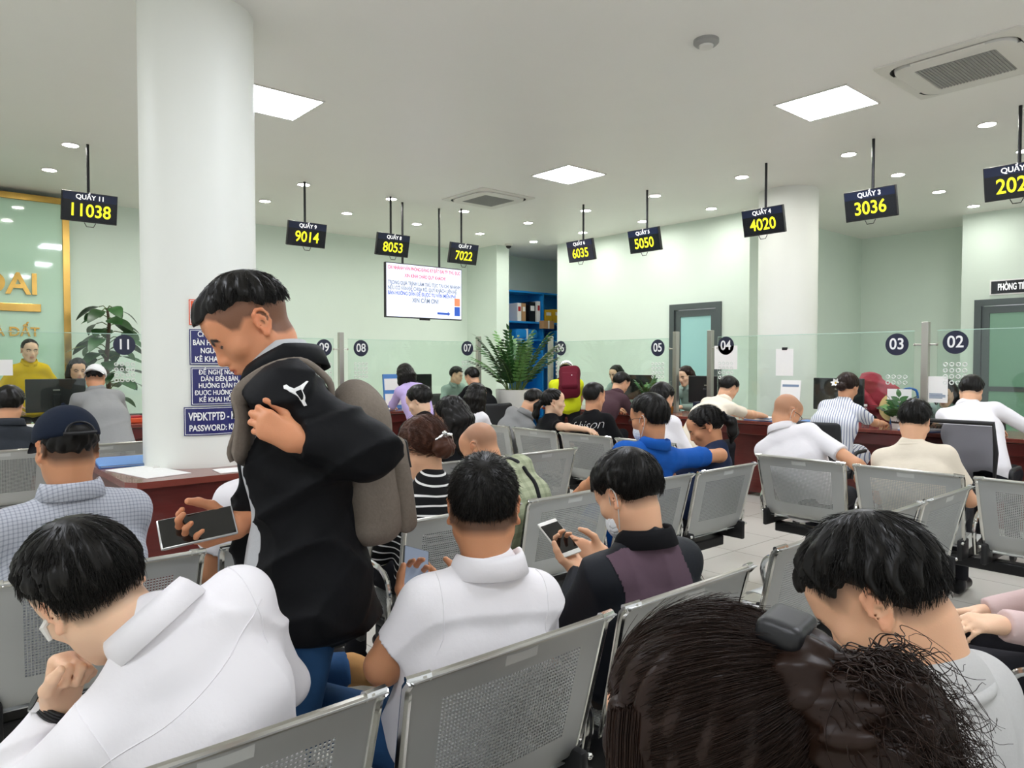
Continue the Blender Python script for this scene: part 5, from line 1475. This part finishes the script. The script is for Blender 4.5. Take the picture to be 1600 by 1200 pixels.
# white leaping-cat mark on the upper arm
cat = [(-.5, .35), (-.38, .42), (-.2, .3), (0, .22), (.25, .38), (.42, .62), (.5, .6), (.44, .4), (.4, .12), (.5, -.12), (.46, -.4), (.56, -.62), (.44, -.66), (.34, -.4), (.26, -.14), (.05, .0), (-.12, .05), (-.3, .16), (-.44, .2)]
o_ = c.SJ['L'] + (c.E['L'] - c.SJ['L']) * .14 - c.rt * .08 + c.fw * .012; 
ctr, no, *_ = jt.find_nearest(Vector(o_)); ctr = np.array(ctr); no = nrm(A(-.8, .5, .05)); ex = nrm(np.cross(Z3, no)); ey = np.cross(no, ex)
mb = MB(); vs = []
for x, y in cat:
    co, n2, *_ = jt.ray_cast(Vector(ctr + ex * x * .042 + ey * (y + .5) * .042 + no * .12), Vector(-no))
    co = ctr if co is None else np.array(co); vs.append(mb.bm.verts.new(co + no * .0022))
f_ = mb.bm.faces.new(vs); bmesh.ops.triangulate(mb.bm, faces=[f_], ngon_method='EAR_CLIP')
bmesh.ops.solidify(mb.bm, geom=mb.bm.faces[:], thickness=.0012)
mb.build('chest_mark', M['white_paint'], jk)
phone(p2, 'R', 'black-screened silver phone held low by the standing man', (.078, .165, .009), off=(.0, 0, 0))
# carabiner and key tag on his belt
MB().tube(catmull([c.L((.655, 1.66, .965)), c.L((.64, 1.655, .94)), c.L((.635, 1.66, .89)), c.L((.65, 1.665, .885)), c.L((.665, 1.66, .93))], 4), .0042, 8, False).build('carabiner', M['chrome'], p2.o, True)
# backpack
bp = thing('backpack', 'grey canvas backpack worn by the standing man', 'backpack', tuple(p2.o.location), p2.o.rotation_euler[2])
cb = c.C - c.up * .055 - c.fw * .165
Rb = np.stack([c.rt, c.fw, c.up2], 1)
S = SDF(); S.rbox(cb, (.125, .068, .175), .055, Rb); S.ell(cb + c.up2 * .15, (.11, .06, .08), Rb, .05); S.post.append(wrinkle(.004, 22, 41)); V, F = S.mesh(.007); bag = mesh_np('bag_body', V, F, M['sand canvas'], bp); bt = bvh((V, F))
S = SDF(); S.rbox(cb - c.fw * .072 - c.up2 * .04, (.1, .028, .12), .028, Rb); S.post.append(wrinkle(.004, 25, 42)); V, F = S.mesh(.007); pk = mesh_np('front_pocket', V, F, M['sand canvas'], bp)
q, _ = drape(bvh((V, F)), [np.array(p) for p in catmull([cb - c.fw * .13 + c.rt * x + c.up2 * z for x, z in ((-.095, .0), (-.095, .07), (-.05, .085), (.05, .085), (.095, .07), (.095, .0))], 5)], .001)
MB().tube([tuple(p) for p in q], .003, 6).build('zip', M['black_plastic'], pk, True)
S = SDF(); S.rbox(cb + c.fw * .066, (.12, .016, .18), .016, Rb); V, F = S.mesh(.008); mesh_np('back_pad', V, F, M['black nylon'], bp)
for sg, nm in ((-1, 'L'), (1, 'R')):
    path = [cb + c.fw * .06 + c.up2 * .17 + c.rt * sg * .075, c.N - c.up2 * .03 - c.fw * .09 + c.rt * sg * .095, c.N - c.up2 * .005 + c.rt * sg * .1, c.N - c.up2 * .07 + c.fw * .10 + c.rt * sg * .105, c.C + c.up * .12 + c.fw * .16 + c.rt * sg * .105, c.C + c.up * .02 + c.fw * .16 + c.rt * sg * .13]
    q, nn = drape(jt, [np.array(p) for p in catmull(path, 7)], .006)
    for it in range(14):
        q = [q[0]] + [(q[i - 1] + 2 * q[i] + q[i + 1]) / 4 for i in range(1, len(q) - 1)] + [q[-1]]
        nn = [nn[0]] + [nrm(nn[i - 1] + 2 * nn[i] + nn[i + 1]) for i in range(1, len(nn) - 1)] + [nn[-1]]
    q = [np.array(jt.find_nearest(Vector(x))[0]) + n_ * .012 if np.dot(x - np.array(jt.find_nearest(Vector(x))[0]), n_) < .012 else x for x, n_ in zip(q, nn)]
    for it in range(3): q = [q[0]] + [(q[i - 1] + 2 * q[i] + q[i + 1]) / 4 for i in range(1, len(q) - 1)] + [q[-1]]
    V, F = ribbon(q, nn, .062, .012); st = mesh_np('shoulder_strap', V, F, M['sand canvas'], bp)
    k = len(q) * 6 // 10; V, F = ribbon([x + n_ * .013 for x, n_ in zip(q[k:k + 7], nn[k:k + 7])], nn[k:k + 7], .026, .004); mesh_np('strap_buckle', V, F, M['black_plastic'], st)

# seated man, white polo, seen from behind
p3 = person('man in a white polo shirt with cropped hair seen from behind in the front row', (1.03, 1.41), -14, (1.06, 1.33, 1.075), (14, -26, 0), h=.0042, detail=2, tone='tan', sleeve='short',
            hair=hs(top=.014, side=.008, back=.009, seed=9, strands=5000, slen=.02, lift=.004, amp=.0022, skin_zl=((-.13, -.05, -.02, 0, .02, .06, .13), (-.075, -.068, -.05, .03, .03, .05, .08)), stubble=.8, fade_w=.02, whorl=(.05, -.75, .66)),
            trousers='denim', fold=(.0055, 30), seed=3, sh_w=.94,
            legs={'L': [(.63, 1.86, .60), (.95, 1.82, .555), (1.09, 1.80, .51)], 'R': [(1.12, 1.82, .52), (1.12, 1.82, .09), (1.12, 1.96, .045)]}, shoe='tan suede',
            arms={'L': dict(w=(1.005, 1.555, .77), e=(.835, 1.41, .735), d=(.25, .62, .55), n=(.2, -.65, .7), curl='phone', r=1.1), 'R': dict(w=(1.20, 1.60, .75), d=(-.5, .6, .35), n=(-.4, -.2, .7), curl='point')})
phone(p3, 'L', 'dark phone with a lit grey screen in the left hand of the polo man', (.074, .15, .008), 'black_plastic', 'phone_lit', off=(.02, .004, .01))
tr = bvh(p3.shirtVF)
for s, sg in (('L', -1), ('R', 1)):
    o = p3.SJ[s]; seam(p3, tr, [o + p3.up2 * .07 - p3.rt * sg * .012, o - p3.fw * .075 - p3.rt * sg * .012, o - p3.fw * .06 - p3.up2 * .08 - p3.rt * sg * .02], 'shoulder_seam')

# seated man with mask and dark jacket
p4 = person('man in a dark jacket and white face mask looking at a white phone', (1.64, 1.385), -6, (1.635, 1.37, 1.03), (30, 4, 0), h=.0042, detail=2, tone='light',
            hair=hs(top=.024, side=.018, back=.018, seed=13, strands=4200, slen=.05, lift=.003, front=.024, amp=.003, zl=((-.13, -.085, -.05, -.032, -.014, .006, .03, .045, .058, .072, .13), (-.05, -.05, -.048, -.04, .012, .02, .01, .01, .03, .05, .06))),
            top='dark jacket', collar='none', fold=(.007, 28), seed=4, fat=1.03, sleeve='loose', sh_w=1.02, trousers='brown trousers',
            arms={'L': dict(w=(1.675, 1.60, .745), d=(-.05, .75, .5), n=(-.15, -.6, .75), curl='phone'), 'R': dict(w=(1.83, 1.64, .76), d=(-.55, .6, .2), n=(-.5, -.3, .3), curl='point')})
add_mask(p4)
V, F = p4.shirtVF; ctr = V[F].mean(1)
loc = ctr - (p4.N - p4.up2 * .15); sx = loc @ p4.rt; sy = loc @ p4.fw; sz = loc @ p4.up2
sel = (np.abs(sx + .03 - .01 * np.sin(sz * 40)) < .125 - .3 * np.clip(-sz - .05, 0, 1)) & (sy < .01) & (sz > -.25) & (sz < .15)
Fs = F[sel]; used, inv = np.unique(Fs, return_inverse=True); Vp = V[used]; tree4 = bvh(p4.shirtVF)
nn = np.array([tuple(tree4.find_nearest(Vector(v))[1]) for v in Vp]); Vp = Vp + nn * .0022
mesh_np('back_panel', Vp, inv.reshape(Fs.shape), M['mauve panel'], p4.shirt)
V, F = ring_collar(p4.N + p4.up2 * .006, nrm(p4.up2 * .6 + nrm(p4.f(0, -.02, -.05) - p4.N) * .5), p4.fw, 'shirt', 1.08); mesh_np('collar', V, F, M['black cotton'], p4.shirt)
phone(p4, 'L', 'white phone with a dark screen held by the masked man', (.075, .155, .008), 'white_plastic', 'phone_glass', off=(.035, .010, .012))

# woman with the hair clip, closest to the viewer
p5 = person('woman with dark brown hair gathered in a black claw clip, closest at lower right', (.66, .44), 0, (.625, .415, 1.03), (18, 12, 0), h=.005, detail=1, fem=True, tone='light', hmat='hair_dark', top='black cotton', collar='crew',
            hair=dict(kind='bun', tie=(.0, -.118, .062), bun=.045, top=.022, side=.02, back=.02, zl=((-.13, .04, .062, .075, .13), (-.125, -.12, .03, .07, .085)), locks=[(A(sg * .066, .045, .05), A(sg * .082, .058, -.06), .026, .022) for sg in (-1, 1)] + [(A(sg * .082, .058, -.06), A(sg * .078, .05, -.2), .022, .012) for sg in (-1, 1)], seed=17, strands=9000, lift=.006, sr=.0007, amp=.003, col=HC), seed=5)
f = p5.f; r = np.random.default_rng(8); PT = []
for k in range(1500):      # loose curls spilling from the clip
    a0 = r.uniform(0, 2 * PI); o = A(.0 + .035 * math.cos(a0) + r.normal(0, .012), -.15 + r.uniform(-.045, .015), .03 + .05 * math.sin(a0)); d = nrm(A(r.normal(.05, .5), -1 + r.normal(0, .35), r.normal(-.35, .65))); ln = r.uniform(.03, .075); cr = r.uniform(.008, .02); turns = r.uniform(1., 2.2)
    u = nrm(np.cross(d, r.normal(size=3))); v = np.cross(d, u); t = np.linspace(0, 1, 20)[:, None]
    pts = o + d * ln * t + cr * t * (u * np.cos(turns * 2 * PI * t) + v * np.sin(turns * 2 * PI * t)) + A(0, 0, -.05) * t * t
    PT.append(f.out(pts))
V, F = strands_mesh(np.array(PT), np.full(len(PT), .0009)); mesh_np('loose_curls', V, F, M['hair_dark'], p5.hair)
PT = []
for k in range(1400):     # side hair hanging past the cheeks
    sg = -1 if k % 4 else 1; a0 = r.uniform(0, 2 * PI); rr = r.uniform(.7, 1.08); o = A(.0, .026 * math.cos(a0), .0) * rr + A(sg * .026 * math.sin(a0) * rr, 0, 0); t = np.linspace(0, 1, 12)[:, None]
    a, b_, c_ = A(sg * .064, .03, .07), A(sg * .083, .056, -.06), A(sg * .079, .05, -.21); pts = (1 - t) ** 2 * a + 2 * t * (1 - t) * (2 * b_ - (a + c_) / 2) + t * t * c_ + o * (1 - .35 * t) + r.normal(0, .0015, 3)
    PT.append(f.out(pts))
V, F = strands_mesh(np.array(PT), np.full(len(PT), .0008)); mesh_np('side_hair', V, F, M['hair_dark'], p5.hair)
S = SDF(); S.ell((0, -.145, .025), (.054, .046, .056), k=.03).ell((.035, -.175, .0), (.035, .04, .05), k=.03).ell((-.03, -.17, -.02), (.035, .04, .06), k=.03).ell((0, -.195, .03), (.035, .03, .035), k=.03); S.post.append(lambda p, d: d - (.004 * np.sin(p[:, 2] * 190 + 4 * np.sin(p[:, 0] * 60)) + .003 * np.sin(p[:, 0] * 240 + p[:, 2] * 120)).astype(np.float32)); V, F = S.mesh(.0045); mesh_np('gathered_hair', f.out(V), F, M['hair_dark'], p5.hair)
# claw clip: two curved jaws with a hinge
q = [f(x, y, z) for x, y, z in ((0, -.098, .104), (0, -.122, .097), (0, -.143, .08), (0, -.155, .055), (0, -.16, .025), (0, -.158, .005))]
q = [np.array(p) for p in catmull(q, 5)]; nn = [nrm(np.cross(q[min(i + 1, len(q) - 1)] - q[max(i - 1, 0)], f.R @ X3)) for i in range(len(q))]
if np.dot(nn[10], f.R @ A(0, -1, .3)) < 0: nn = [-n_ for n_ in nn]
V, F = ribbon(q, nn, [.036 - .008 * min(1, i / 20) for i in range(len(q))], .010); cl = mesh_np('claw_clip', V, F, M['black_plastic'], p5.o)
S = SDF(); S.rbox(f(0, -.112, .109), (.031, .022, .013), .009, f.R @ rotx(R_(28))); V, F = S.mesh(.0035); mesh_np('clip_hinge', V, F, M['black_plastic'], cl)
for k in (-1, 0, 1): MB().tube([tuple(p) for p in catmull([f(k * .014, -.150, .012), f(k * .016, -.156, -.005), f(k * .017, -.150, -.022)], 4)], [.004, .004, .004, .0035, .003, .003, .0025, .002, .0015], 6).build('clip_tooth', M['black_plastic'], cl, True)

# man in the grey T-shirt beside her
p6 = person('man in a heather grey T-shirt bending his head at the lower right', (1.25, .44), 0, (1.19, .48, 1.045), (42, 4, -4), h=.0042, detail=2, tone='light', top='heather grey', collar='crew', sleeve='short',
            hair=hs(top=.022, side=.014, back=.014, seed=21, strands=5200, slen=.045, lift=.004, front=.018, amp=.005, skin_zl=ZL_SKIN, stubble=.7), seed=6, fold=(.004, 18), necks=1.05, fat=1.05)

# man in the cap at the left
p7 = person('man in a navy cap and pale checked shirt seen from behind at left', (.43, 2.6), 6, (.41, 2.56, 1.155), (12, 4, 0), h=.006, detail=2, tone='tan', top='fine check', collar='shirt', sleeve='long', seed=7, sh_w=1.1, fat=1.1, bulge=.02,
            hair=hs(top=.0, side=.006, back=.008, seed=4, stubble=.8))
add_cap(p7, 'cap navy')
f = p7.f; pts = [f(.04 * math.cos(a), -.113 - .004, .032 + .034 * math.sin(a)) for a in np.linspace(0, PI, 12)]
MB().tube([tuple(p) for p in pts], .003, 6).tube([tuple(f(-.045, -.116, .033)), tuple(f(0, -.124, .031)), tuple(f(.045, -.116, .033))], .006, 6).build('cap_strap', M['black_plastic'], p7.o, True)
S = SDF(); S.ell((0, -.112, .034), (.036, .008, .03)); S.post.append(lambda p, d: np.maximum(d, .032 - p[:, 2]).astype(np.float32)); V, F = S.mesh(.004); mesh_np('cap_opening', f.out(V), F, M['hair_black'], p7.o)
# person mostly hidden behind the standing man
p38 = person('person in a white short-sleeved shirt mostly hidden behind the standing man', (1.09, 2.62), 0, (1.07, 2.66, 1.14), (25, 0, 0), h=.008, tone='tan', sleeve='loose_short', trousers='denim', hair=hs(seed=2), seed=8,
             arms={'L': dict(w=(.93, 2.88, .60), e=(.86, 2.68, .66))})

# ------------------------------------------------------------------ the middle rows
p8 = person('balding older man bent forward in a green plaid shirt behind the polo man', (2.3, 2.53), 4, (2.07, 2.62, 1.03), (30, 8, -4), h=.0065, detail=2, hs=.95, tone='mid', top='green plaid', collar='shirt', sleeve='short', seed=9, fat=1.06, bulge=.05,
            hair=dict(cropped=1, stubble=.5, fade_w=.05, col=lin('#6b5549'), skin_zl=((-.13, -.06, -.03, .0, .03, .06, .13), (-.06, -.05, -.04, .03, .06, .3, .3))))
tr = bvh(p8.shirtVF)
q, nn = drape(tr, [np.array(p) for p in catmull([p8.SJ['R'] + p8.fw * .05, p8.SJ['R'] + p8.up2 * .05 - p8.rt * .03, p8.N - p8.up2 * .12 - p8.fw * .1 + p8.rt * .1, p8.C - p8.fw * .12 + p8.rt * .02], 6)], .002)
V, F = ribbon(q, nn, .02, .003); mesh_np('bag_strap', V, F, M['black nylon'], p8.o)
p9 = person('woman with brown hair in a bun and a black and white striped top', (1.74, 2.53), 4, (1.69, 2.53, 1.06), (22, 8, 0), h=.0065, fem=True, tone='light', hmat='hair_brown', top='bw stripe', collar='crew', sleeve='long', seed=10,
            hair=dict(kind='bun', tie=(0, -.115, -.03), bun=.05, top=.022, side=.018, back=.02, seed=6, strands=900, col=HC))
MB().tube([tuple(p9.f(x, y, z)) for x, y, z in ((-.045, -.125, -.0), (-.02, -.155, .012), (.02, -.155, .006), (.045, -.13, -.01))], .006, 8).sphere(tuple(p9.f(-.02, -.158, .014)), .012, 8).build('hair_clip', M['chrome'], p9.o, True)
p10 = person('woman with long loose black hair, in profile, third row', (2.71, 3.76), 4, (2.70, 3.72, 1.07), (24, 14, 0), h=.0065, fem=True, tone='light', top='black cotton', collar='crew', seed=11, hair=dict(kind='long', len=.32, top=.022, side=.018, back=.02, seed=7, strands=700, col=HC))
p11 = person('woman with black hair and a bare forehead leaning forward, fourth row', (3.17, 4.83), 0, (3.17, 4.79, 1.11), (26, 26, 0), h=.0075, fem=True, tone='fair', top='black cotton', collar='crew', seed=12, hair=dict(kind='bun', tie=(0, -.1, .05), bun=.035, top=.02, side=.016, back=.018, seed=8, col=HC))
p12 = person('woman in a white top with shoulder-length black hair seen from behind', (4.57, 5.95), -80, (4.6, 5.88, 1.07), (18, 0, 0), h=.0075, fem=True, top='white cotton', collar='crew', seed=13, hair=dict(kind='bob', len=.17, top=.022, side=.02, back=.02, wrap=1, seed=9, col=HC))
p13 = person('man in a plain grey shirt bowing his head on the middle bench', (4.57, 5.36), -90, (4.70, 5.14, 1.03), (46, -12, 0), h=.0075, top='grey shirt', collar='shirt', sleeve='short', seed=14, bulge=.06, tone='light', hair=hs(top=.026, seed=5))
p14 = person('woman in a black T-shirt with a low ponytail resting her bare arm along the bench', (4.57, 4.76), -96, (4.60, 4.75, 1.055), (4, -26, 0), h=.006, detail=2, fem=True, tone='fair', top='black cotton', collar='crew', sleeve='short', seed=15,
             hair=dict(kind='pony', tie=(0, -.115, -.005), len=.16, top=.012, side=.01, back=.012, seed=10, col=HC), shoulder=(-14, 0),
             arms={'R': dict(w=(4.385, 4.16, .862), e=(4.37, 4.42, .868), d=(0, -1, -.12), n=(0, -.1, -1), curl='drape', world=True)})
p15 = person('person with very short hair in a black T-shirt with white script across the back', (4.57, 4.16), -88, (4.58, 4.23, 1.12), (6, 0, 0), h=.007, top='black cotton', collar='crew', sleeve='short', seed=16, sh_w=1.05, tone='mid', hair=hs(top=.014, side=.012, back=.012, seed=11, amp=.002))
tr = bvh(p15.shirtVF)
o = text_obj('script_lettering', 'fahison', .115, M['white_paint'], None, None, offset=-.002, extrude=.0003, shear=.35, width=1.1)
for v in o.data.vertices:
    p = p15.N - p15.up2 * .10 + p15.rt * v.co.x + p15.up2 * v.co.y
    co, no, *_ = tr.ray_cast(Vector(p - p15.fw * .4), Vector(p15.fw)); 
    if co is not None: v.co = co - Vector(p15.fw) * .004
    else: v.co = Vector(p - p15.fw * .1)
o.parent = p15.shirt
p19 = person('man in a royal blue polo with glasses and a mask, arm along the bench back', (2.99, 2.62), -14, (3.04, 2.41, 1.12), (12, 16, 0), h=.006, detail=2, tone='tan', top='royal blue', collar='shirt', sleeve='short', seed=17, fat=1.1, sh_w=1.1, clav=.01,
             hair=hs(top=.024, side=.014, back=.014, seed=12, strands=1500, lift=.005), arms={'R': dict(w=(3.52, 2.62, .76), e=(3.62, 2.36, .885), curl='relax', n=(0, 0, -1))})
add_glasses(p19); add_mask(p19)
p20 = person('dark-haired man in a white shirt behind the blue polo man', (4.57, 3.5), -90, (4.66, 3.58, 1.12), (26, 0, 0), h=.0075, seed=18, hair=hs(seed=13, top=.03, amp=.005, side=.018))
p21 = person('woman in navy with a black ponytail looking down to the left', (3.63, 2.58), 12, (3.71, 2.52, 1.03), (30, 22, 0), h=.006, detail=2, fem=True, tone='tan', top='navy cotton', collar='none', sleeve='short', seed=19, bulge=.05, arms={'R': dict(w=('l', .1, .32, .62)), 'L': dict(w=('l', -.08, .33, .62))},
             hair=dict(kind='pony', tie=(0, -.12, .0), len=.13, top=.012, side=.01, back=.014, seed=14, col=HC, strands=700))
MB().tube([tuple(p21.f(.028 * math.cos(a), -.135, .0 + .028 * math.sin(a))) for a in np.linspace(0, 2 * PI, 13)[:-1]], .009, 6, True).build('scrunchie', M['black cotton'], p21.o, True)
BALD = dict(kind='short', top=-.006, side=.001, back=.001, zl=((-.13, .1), (.3, .3)), amp=0, skin_zl=ZL_SKIN, stubble=.28, col=lin('#6a5648'))
p24 = person('bald man in a white short-sleeved shirt leaning on the bench at right', (4.5, 2.24), -78, (4.55, 2.46, 1.09), (30, -30, 6), h=.006, detail=2, tone='mid', hair=dict(cropped=1, stubble=.35, fade_w=.03, col=lin('#6b5549'), skin_zl=ZL_SKIN), sleeve='short', seed=20, fat=1.1, sh_w=1.05,
             arms={'R': dict(w=(4.62, 1.98, .74), e=(4.42, 1.93, .80), n=(0, 0, -1)), 'L': dict(w=('l', -.1, .32, .66))})
add_mask(p24); add_glasses(p24)
p26 = person('man in a cream T-shirt seen from behind on the right-hand bench', (4.5, 1.6), -84, (4.58, 1.67, 1.065), (26, 0, 0), h=.0065, detail=1, tone='light', top='cream cotton', collar='crew', sleeve='loose_short', seed=21, sh_w=1.1, fat=1.1,
             hair=hs(top=.026, side=.014, back=.010, seed=15, strands=1200, skin_zl=((-.13, -.05, -.02, 0, .02, .06, .13), (-.055, -.05, -.03, .03, .03, .05, .08))))
p32 = person('dark-haired man in a dark grey shirt at the far left edge', (.58, 6.18), 0, (.65, 6.2, 1.11), (22, -14, 0), h=.008, top='slate shirt', seed=22, tone='mid', hair=hs(seed=16, top=.034, side=.022, back=.02, amp=.005))
p40 = person('person in a white shirt cut off by the right edge', (4.5, .72), -90, (4.56, .62, 1.12), (20, 0, 0), h=.008, seed=23, sleeve='loose_short', hair=hs(seed=17))
p37 = person('person in a pink blouse at the right edge with a hand in the lap', (2.58, .43), 10, (2.60, .46, 1.13), (20, 0, 0), h=.006, fem=True, tone='fair', top='pink blouse', collar='crew', sleeve='loose', seed=24, hair=dict(kind='long', len=.25, seed=19, col=HC),
             arms={'L': dict(w=(2.33, .62, .69), e=(2.46, .52, .66), d=(-.75, .65, .1), n=(.3, .2, -.9), curl='relax')})

# ------------------------------------------------------------------ at the counters
CT = .85
def atc(lx=-.14, rx=.14, y=.5, z=.855): return {'L': dict(w=('l', lx, y, z), n=(.3, 0, -1), d=(.3, 1, -.08)), 'R': dict(w=('l', rx, y, z), n=(-.3, 0, -1), d=(-.3, 1, -.08))}
p16 = person('person in a neon yellow shirt and white cap standing bent over at the corner counter', (6.24, 6.22), -48, (6.47, 6.45, 1.31), (30, 0, 0), seat=None, h=.0085, top='neon yellow', collar='crew', sleeve='short', seed=25, tone='light', hair=hs(top=0, seed=2), arms=atc(-.14, .14, .74, .87), bulge=.05, fold=(.006, 16), trousers='dark trousers')
add_cap(p16, 'cap white', True)
bp2 = thing('backpack', 'dark red backpack on the back of the neon yellow shirt', 'backpack', tuple(p16.o.location), p16.o.rotation_euler[2]); c = p16
cb = c.C - c.up * .06 - c.fw * .2 + c.rt * .05; Rb = np.stack([c.rt, c.fw, c.up2], 1)
S = SDF(); S.rbox(cb, (.13, .075, .2), .06, Rb); S.ell(cb + c.up2 * .14, (.1, .06, .09), Rb, .05); S.post.append(wrinkle(.005, 22, 51)); V, F = S.mesh(.009); mesh_np('bag_body', V, F, M['maroon nylon'], bp2)
S = SDF(); S.rbox(cb - c.fw * .07 - c.up2 * .05, (.1, .03, .11), .025, Rb); V, F = S.mesh(.009); k = mesh_np('front_pocket', V, F, M['maroon nylon'], bp2)
MB().sphere(tuple(cb - c.fw * .105 + c.up2 * .01 + c.rt * .03), .014, 8).build('badge', M['white_paint'], k, True)
tr = bvh(p16.shirtVF)
for sg in (-1, 1):
    q, nn = drape(tr, [np.array(p) for p in catmull([cb + c.fw * .05 + c.up2 * .18 + c.rt * sg * .05, c.N - c.up2 * .04 - c.fw * .08 + c.rt * (sg * .09 + .02), c.N - c.up2 * .04 + c.rt * (sg * .1 + .02), c.N - c.up2 * .2 + c.fw * .1 + c.rt * sg * .12], 6)], .004)
    V, F = ribbon(q, nn, .045, .008); mesh_np('shoulder_strap', V, F, M['maroon nylon'], bp2)
p17 = person('man in a dull maroon-brown jacket bending over the counter near disc 05', (6.05, 5.6), -84, (6.5, 5.58, 1.17), (34, -20, 0), seat=.5, h=.008, top='brown jacket', seed=26, arms=atc(y=.62), bulge=.06, hair=hs(seed=20, top=.024), fat=1.05, tone='light')
p22 = person('man in a cream short-sleeved shirt writing at counter 04', (5.98, 4.2), -92, (6.42, 4.1, 1.15), (36, -14, 0), seat=.5, h=.007, top='cream cotton', collar='shirt', sleeve='short', seed=27, fat=1.04, bulge=.06, tone='light', hair=hs(seed=22, top=.02), arms={'L': dict(w=('l', -.1, .78, .86), n=(.3, 0, -1)), 'R': dict(w=('l', .2, .86, .87), n=(-.3, 0, -1), r=1.1)})
p25 = person('woman in a blue and white striped dress with a white flower in her hair', (6.12, 2.95), -86, (6.42, 2.90, 1.195), (26, -8, 0), seat=.5, h=.007, fem=True, tone='mid', hmat='hair_dark', top='blue stripe', collar='none', sleeve='short', seed=28, fat=1.08, trousers=None, skirt=1, bulge=.04,
             hair=dict(kind='bun', tie=(0, -.1, -.03), bun=.045, top=.02, side=.018, back=.02, seed=23, col=HC), arms={'L': dict(w=('l', -.2, .6, .86), n=(.3, 0, -1)), 'R': dict(w=('l', .24, .66, .87), n=(-.3, 0, -1))})
f = p25.f; fl = None
for k in range(6):
    a = k * PI / 3; V, F = leaf_mesh(.045, .026, 5, .2, -.2); o = mesh_np('flower_petal', place(V, f(-.045, -.118, -.012), f.R @ nrm(A(math.cos(a), -.35, math.sin(a))), f.R @ A(0, -1, 0)), F, M['white_paint'], p25.o if fl is None else fl); 
    if fl is None: fl = o; o.name = 'hair_flower'; o.data.name = 'hair_flower'
MB().sphere(tuple(f(-.045, -.122, -.012)), .009, 8).build('flower_centre', M['box_yellow'], fl, True)
p27 = person('broad man in a white long-sleeved shirt leaning on the counter at disc 02', (6.02, 1.75), -88, (6.57, 1.98, 1.18), (38, 4, 0), seat=.5, h=.007, seed=29, fat=1.12, sh_w=1.12, bulge=.05, tone='light', hair=hs(seed=24, top=.03, side=.016), fold=(.006, 15), arms={'L': dict(w=('l', -.16, .86, .865), n=(.3, 0, -1)), 'R': dict(w=('l', .2, .95, .865), e=(6.62, 1.50, .86), n=(-.3, 0, -1))})
p31 = person('man in a grey shirt and white cap leaning over counter 11', (1.5, 7.08), 0, (1.46, 7.6, 1.27), (26, -24, 0), seat=.5, h=.0075, top='grey shirt', seed=30, bulge=.04, fold=(.007, 16), sh_w=1.05, fat=1.05, trousers='grey trousers', tone='tan', hair=hs(top=0, side=.004, back=.006, seed=3), arms=atc(y=.82))
add_cap(p31, 'cap white', True)
p34 = person('woman in a lilac top with black bobbed hair at counter 08', (4.8, 7.1), -10, (4.77, 7.52, 1.27), (28, 10, 0), seat=.5, h=.009, fem=True, top='lilac', collar='crew', seed=31, hair=dict(kind='bob', len=.1, top=.022, side=.02, back=.02, wrap=1, seed=25, col=HC), arms=atc(y=.72))
p35 = person('man in a black jacket bending towards the clerk at counter 07', (5.66, 7.0), 0, (5.73, 7.42, 1.22), (30, 8, 0), seat=.5, h=.009, top='black cotton', seed=32, hair=hs(seed=26, top=.026), arms=atc(y=.74), bulge=.05)
M['clerk'] = M['pale green shirt']
p18 = person('clerk with long dark hair behind the glass near disc 06', (8.2, 6.9), 90, (7.86, 6.84, 1.25), (16, 0, 0), seat=.5, h=.008, fem=True, detail=2, top='pale green shirt', seed=33, tone='fair', hair=dict(kind='long', len=.25, top=.016, side=.012, back=.016, seed=27, col=HC), arms=atc(y=.6))
p23 = person('clerk with bobbed hair and a hairclip seated between discs 05 and 04', (8.2, 5.66), 90, (7.86, 5.65, 1.24), (18, -8, 0), seat=.5, h=.008, fem=True, detail=2, top='pale green shirt', seed=34, tone='fair', hmat='hair_dark', hair=dict(kind='bob', len=.1, top=.02, side=.018, back=.018, seed=28, col=HC), arms=atc(y=.62))
MB().tube([tuple(p23.f(x, .055, z)) for x, z in ((.012, .112), (.03, .104), (.045, .092))], .008, 6).build('hair_clip', M['white_plastic'], p23.o, True)
p28 = person('dark-haired clerk partly hidden behind the broad white shirted man', (8.05, 2.62), 90, (7.76, 2.56, 1.12), (24, 0, 0), seat=.48, h=.009, fem=True, top='pale green shirt', seed=35, tone='fair', hair=dict(kind='bob', len=.1, seed=29, col=HC), arms=atc(y=.55))
p30 = person('woman in a marigold blouse standing behind the far left counter', (1.2, 9.55), 186, (1.19, 9.5, 1.55), (10, 0, 0), seat=None, h=.0075, fem=True, detail=2, top='marigold', seed=36, tone='fair', hair=dict(kind='bun', tie=(0, -.1, .03), bun=.03, top=.012, side=.008, back=.01, seed=30, col=HC), arms={'L': dict(w=('l', -.2, .12, .95)), 'R': dict(w=('l', .2, .12, .95))})
p33 = person('clerk sitting behind the left monitor, only the hair and eyes showing', (1.6, 9.3), 180, (1.58, 9.12, 1.33), (10, 0, 0), seat=.6, h=.009, fem=True, top='pale green shirt', seed=37, hair=dict(kind='bob', len=.08, seed=31, col=HC), arms=atc(y=.45))
p36 = person('clerk with short dark hair in profile behind disc 07', (6.62, 9.15), 176, (6.56, 8.9, 1.22), (14, 30, 0), seat=.5, h=.009, top='pale green shirt', seed=38, tone='fair', hair=hs(seed=32), arms=atc(y=.45))
